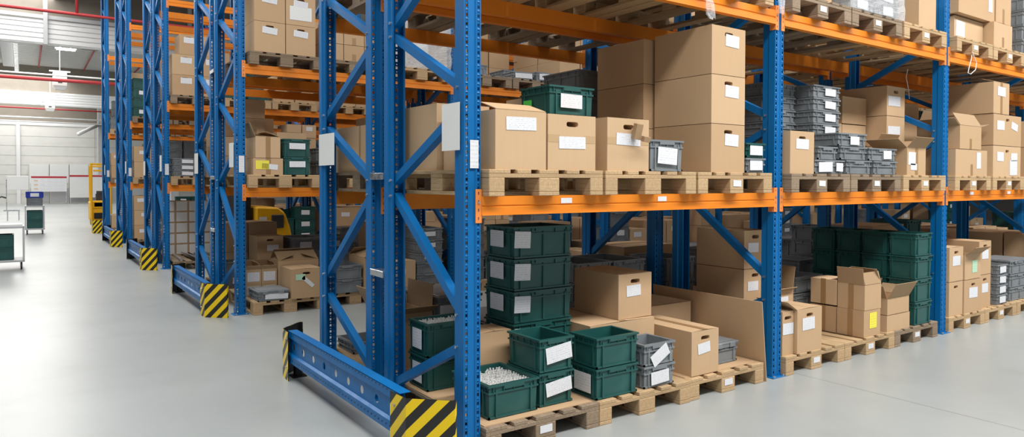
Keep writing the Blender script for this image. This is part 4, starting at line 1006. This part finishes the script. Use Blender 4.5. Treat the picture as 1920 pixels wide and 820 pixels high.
for q in range(2): crate((-1.93, 20.46, .166+.25*q), .38, .55, .248, 'green', f'{["lower","upper"][q]} dark green crate in the farther cart')
crate((-1.93, 20.46, .8), .38, .5, .12, 'grey', 'lower grey crate on top of the farther cart'); crate((-1.93, 20.46, .921), .38, .5, .1, 'grey', 'upper grey crate on top of the farther cart')
t = crate((-1.95, 20.44, 1.022), .42, .5, .17, 'bluecrate', 'bright blue crate with white label on top of the farther cart', [('F', .5, .5, .2, .1)])
# mobile white screen at far left
t = thing('mobile_whiteboard', 'blank white display board on a thin grey stand at far left', 'whiteboard', (-2.5, 29, 0))
ob('board', boxmesh(.68, .04, .52, 'white', .006), t, (0, 0, 1.15)); ob('pole', boxmesh(.03, .03, 1.15, 'steel', 0), t, (-.02, 0, .38)); ob('foot', boxmesh(.5, .06, .05, 'steel', 0), t, (-.1, -.02, .35)); ob('leg', boxmesh(.04, .04, .35, 'steel', 0), t, (0, 0, 0)); ob('leg', boxmesh(.04, .04, .35, 'steel', 0), t, (.35, 0, 0))
ob('arm', MB().tube([(-.02, 0, .85), (-.15, -.05, .9), (-.3, -.1, .82)], .03, 8).mesh('arm', M['darkgrey']), t)
# ---------------------------------------------------------------- yellow forklift (mast towards us)
t = thing('forklift', 'yellow reach truck with a tall mast at the far end of the aisle', 'forklift', (-.13, 24.5, 0))
for x in (0, .58): ob('mast_rail', MB().box(x+.01, x+.075, 0, .06, 0, 2.1).box(x+.025, x+.06, -.02, 0, .1, 2.0).mesh('rail', M['yellow'], .006), t)
ob('cross_bar', boxmesh(.68, .08, .07, 'yellow', .006), t, (0, .02, 2.03)); ob('cross_bar', boxmesh(.48, .06, .06, 'yellow', .006), t, (.1, .03, 1.82))
ob('body', MB().box(.02, .66, .15, 1.2, .12, .78).box(.06, .62, .1, .16, .55, .82).mesh('body', M['yellow'], .03), t)
ob('control_panel', boxmesh(.4, .05, .16, 'darkgrey', .01), t, (.12, .1, .6)); ob('battery_cover', boxmesh(.4, .03, .2, 'black', .01), t, (.12, .1, .2))
ob('steering_console', MB().box(.2, .48, .3, .6, .78, 1.05).tube([(.34, .4, 1.05), (.34, .4, 1.15)], .13, 12).mesh('console', M['darkgrey'], .005), t)
ob('overhead_guard', MB().box(.03, .07, .9, .96, .7, 2.0).box(.62, .66, .9, .96, .7, 2.0).box(.03, .66, .9, .96, 1.98, 2.03).mesh('guard', M['yellow'], .01), t)
for x in (.02, .56): ob('wheel', MB().tube([(x, .3, .11), (x+.1, .3, .11)], .11, 16).mesh('wheel', M['black']), t)
ob('fork', MB().box(.14, .24, -.9, .1, .04, .08).box(.44, .54, -.9, .1, .04, .08).mesh('forks', M['darkgrey'], .005), t)
# truck between the racks, seen through the third row
def rounded():
    b = MB(); P = [(0, 0), (.62, 0), (.62, .25), (.55, .62), (.47, .85), (.36, .94), (0, .96)]; n = len(P)
    b.v += [(x, 0, z+.15) for x, z in P]+[(x, .9, z+.15) for x, z in P]
    for i in range(n): b.f.append((i, (i+1) % n, n+(i+1) % n, n+i))
    b.f.append(tuple(range(n))[::-1]); b.f.append(tuple(range(n, 2*n))); return b.mesh('hood', M['yellow'], .03)
t = thing('pallet_truck', 'yellow warehouse truck with a rounded hood standing in the aisle behind the third row', 'forklift', (1.05, 8.3, 0))
ob('hood', rounded(), t); ob('dark_panel', boxmesh(.2, .02, .22, 'darkgrey', .01), t, (.24, -.021, .75)); ob('service_label', labelmesh(.12, .12, 'paper'), t, (.05, -.005, .82))
ob('mast', MB().box(-.3, -.05, .1, .8, 0, 2.3).mesh('mast', M['black'], .01), t)
for x in (.12, .4): ob('wheel', MB().tube([(x, .05, .14), (x, .2, .14)], .14, 16).mesh('wheel', M['black']), t)
# ---------------------------------------------------------------- loose cords and film scraps
def scrap(pts, w, label, seed):
    rs = random.Random(seed); b = MB(); K = 9
    for j, p in enumerate(pts):
        for k in range(K):
            a = (k/(K-1)-.5); b.v.append((p[0]+a*w*(1+.3*rs.uniform(-1, 1)), p[1]+rs.uniform(-.012, .012)-.01*(k % 2), p[2]+rs.uniform(-.01, .01)))
    for j in range(len(pts)-1):
        for k in range(K-1): b.f.append((j*K+k, j*K+k+1, (j+1)*K+k+1, (j+1)*K+k))
    o = ob('film_scrap', b.mesh('film', M['film'], smooth=True)); return tag(o, label, 'plastic film')
a = bp(1462, 0, 1, -.03); scrap([(a.x, -.045, 3.03-.035*i) for i in range(7)], .06, 'crumpled clear film hanging over the second post at the upper beam', 1)
a = bp(1322, 0, 1, -.03); scrap([(a.x-.05+.012*i, -.05, 2.95-.035*i) for i in range(9)], .09, 'scrap of clear film hanging over the upper beam in the first bay', 2)
o = ob('cord', MB().tube([tuple(bp(x, y, 1, -.09)) for x, y in ((1823, 97), (1826, 105), (1831, 118), (1829, 131), (1820, 139), (1815, 137), (1817, 126), (1821, 112), (1822, 103))], .004, 6).mesh('cord', M['white'])); tag(o, 'white cord loop hanging from the pallet over the third post beam', 'cord')
o = ob('cord', MB().tube([tuple(bp(x, y, 1, .5)) for x, y in ((1702, 130), (1699, 145), (1702, 160), (1704, 172), (1705, 186))], .004, 6).mesh('cord', M['white'])); tag(o, 'thin pale strap dangling under the upper shelf of the second bay', 'cord')

# ---------------------------------------------------------------- light
w = bpy.data.worlds.new('World'); sc.world = w; w.use_nodes = True; bg = w.node_tree.nodes['Background']
bg.inputs[0].default_value = (.93, .97, 1, 1); bg.inputs[1].default_value = .35
def area(name, loc, sx, sy, power, col=(1, .98, .95)):
    l = bpy.data.lights.new(name, 'AREA'); l.shape = 'RECTANGLE'; l.size = sx; l.size_y = sy; l.energy = power; l.color = col
    o = bpy.data.objects.new(name, l); COL.objects.link(o); o.location = loc; return o
area('aisle_fill', (-2.2, 13, 7.6), 2.2, 28, 1250)  # added fill light over the cross aisle, no fixture there
area('aisle_fill', (-2.5, 38, 7.4), 5, 26, 2500)  # added fill that brightens the far end of the hall
area('front_aisle_fill', (6, -3.6, 6.6), 18, 1.2, 1650)  # unseen area light added to brighten the front rack faces
for k in range(4): area('rack_aisle_fill', (5, k*S+3.63, 7.0), 16, .6, 170)  # weak fill lights added between the rack rows, without fixtures
sc.view_settings.view_transform = 'Standard'; sc.view_settings.look = 'None'; sc.view_settings.gamma = 1; sc.view_settings.use_curve_mapping = False
sc.view_settings.exposure = 0.0
sc.cycles.use_denoising = True; sc.cycles.max_bounces = 8; sc.cycles.transparent_max_bounces = 12
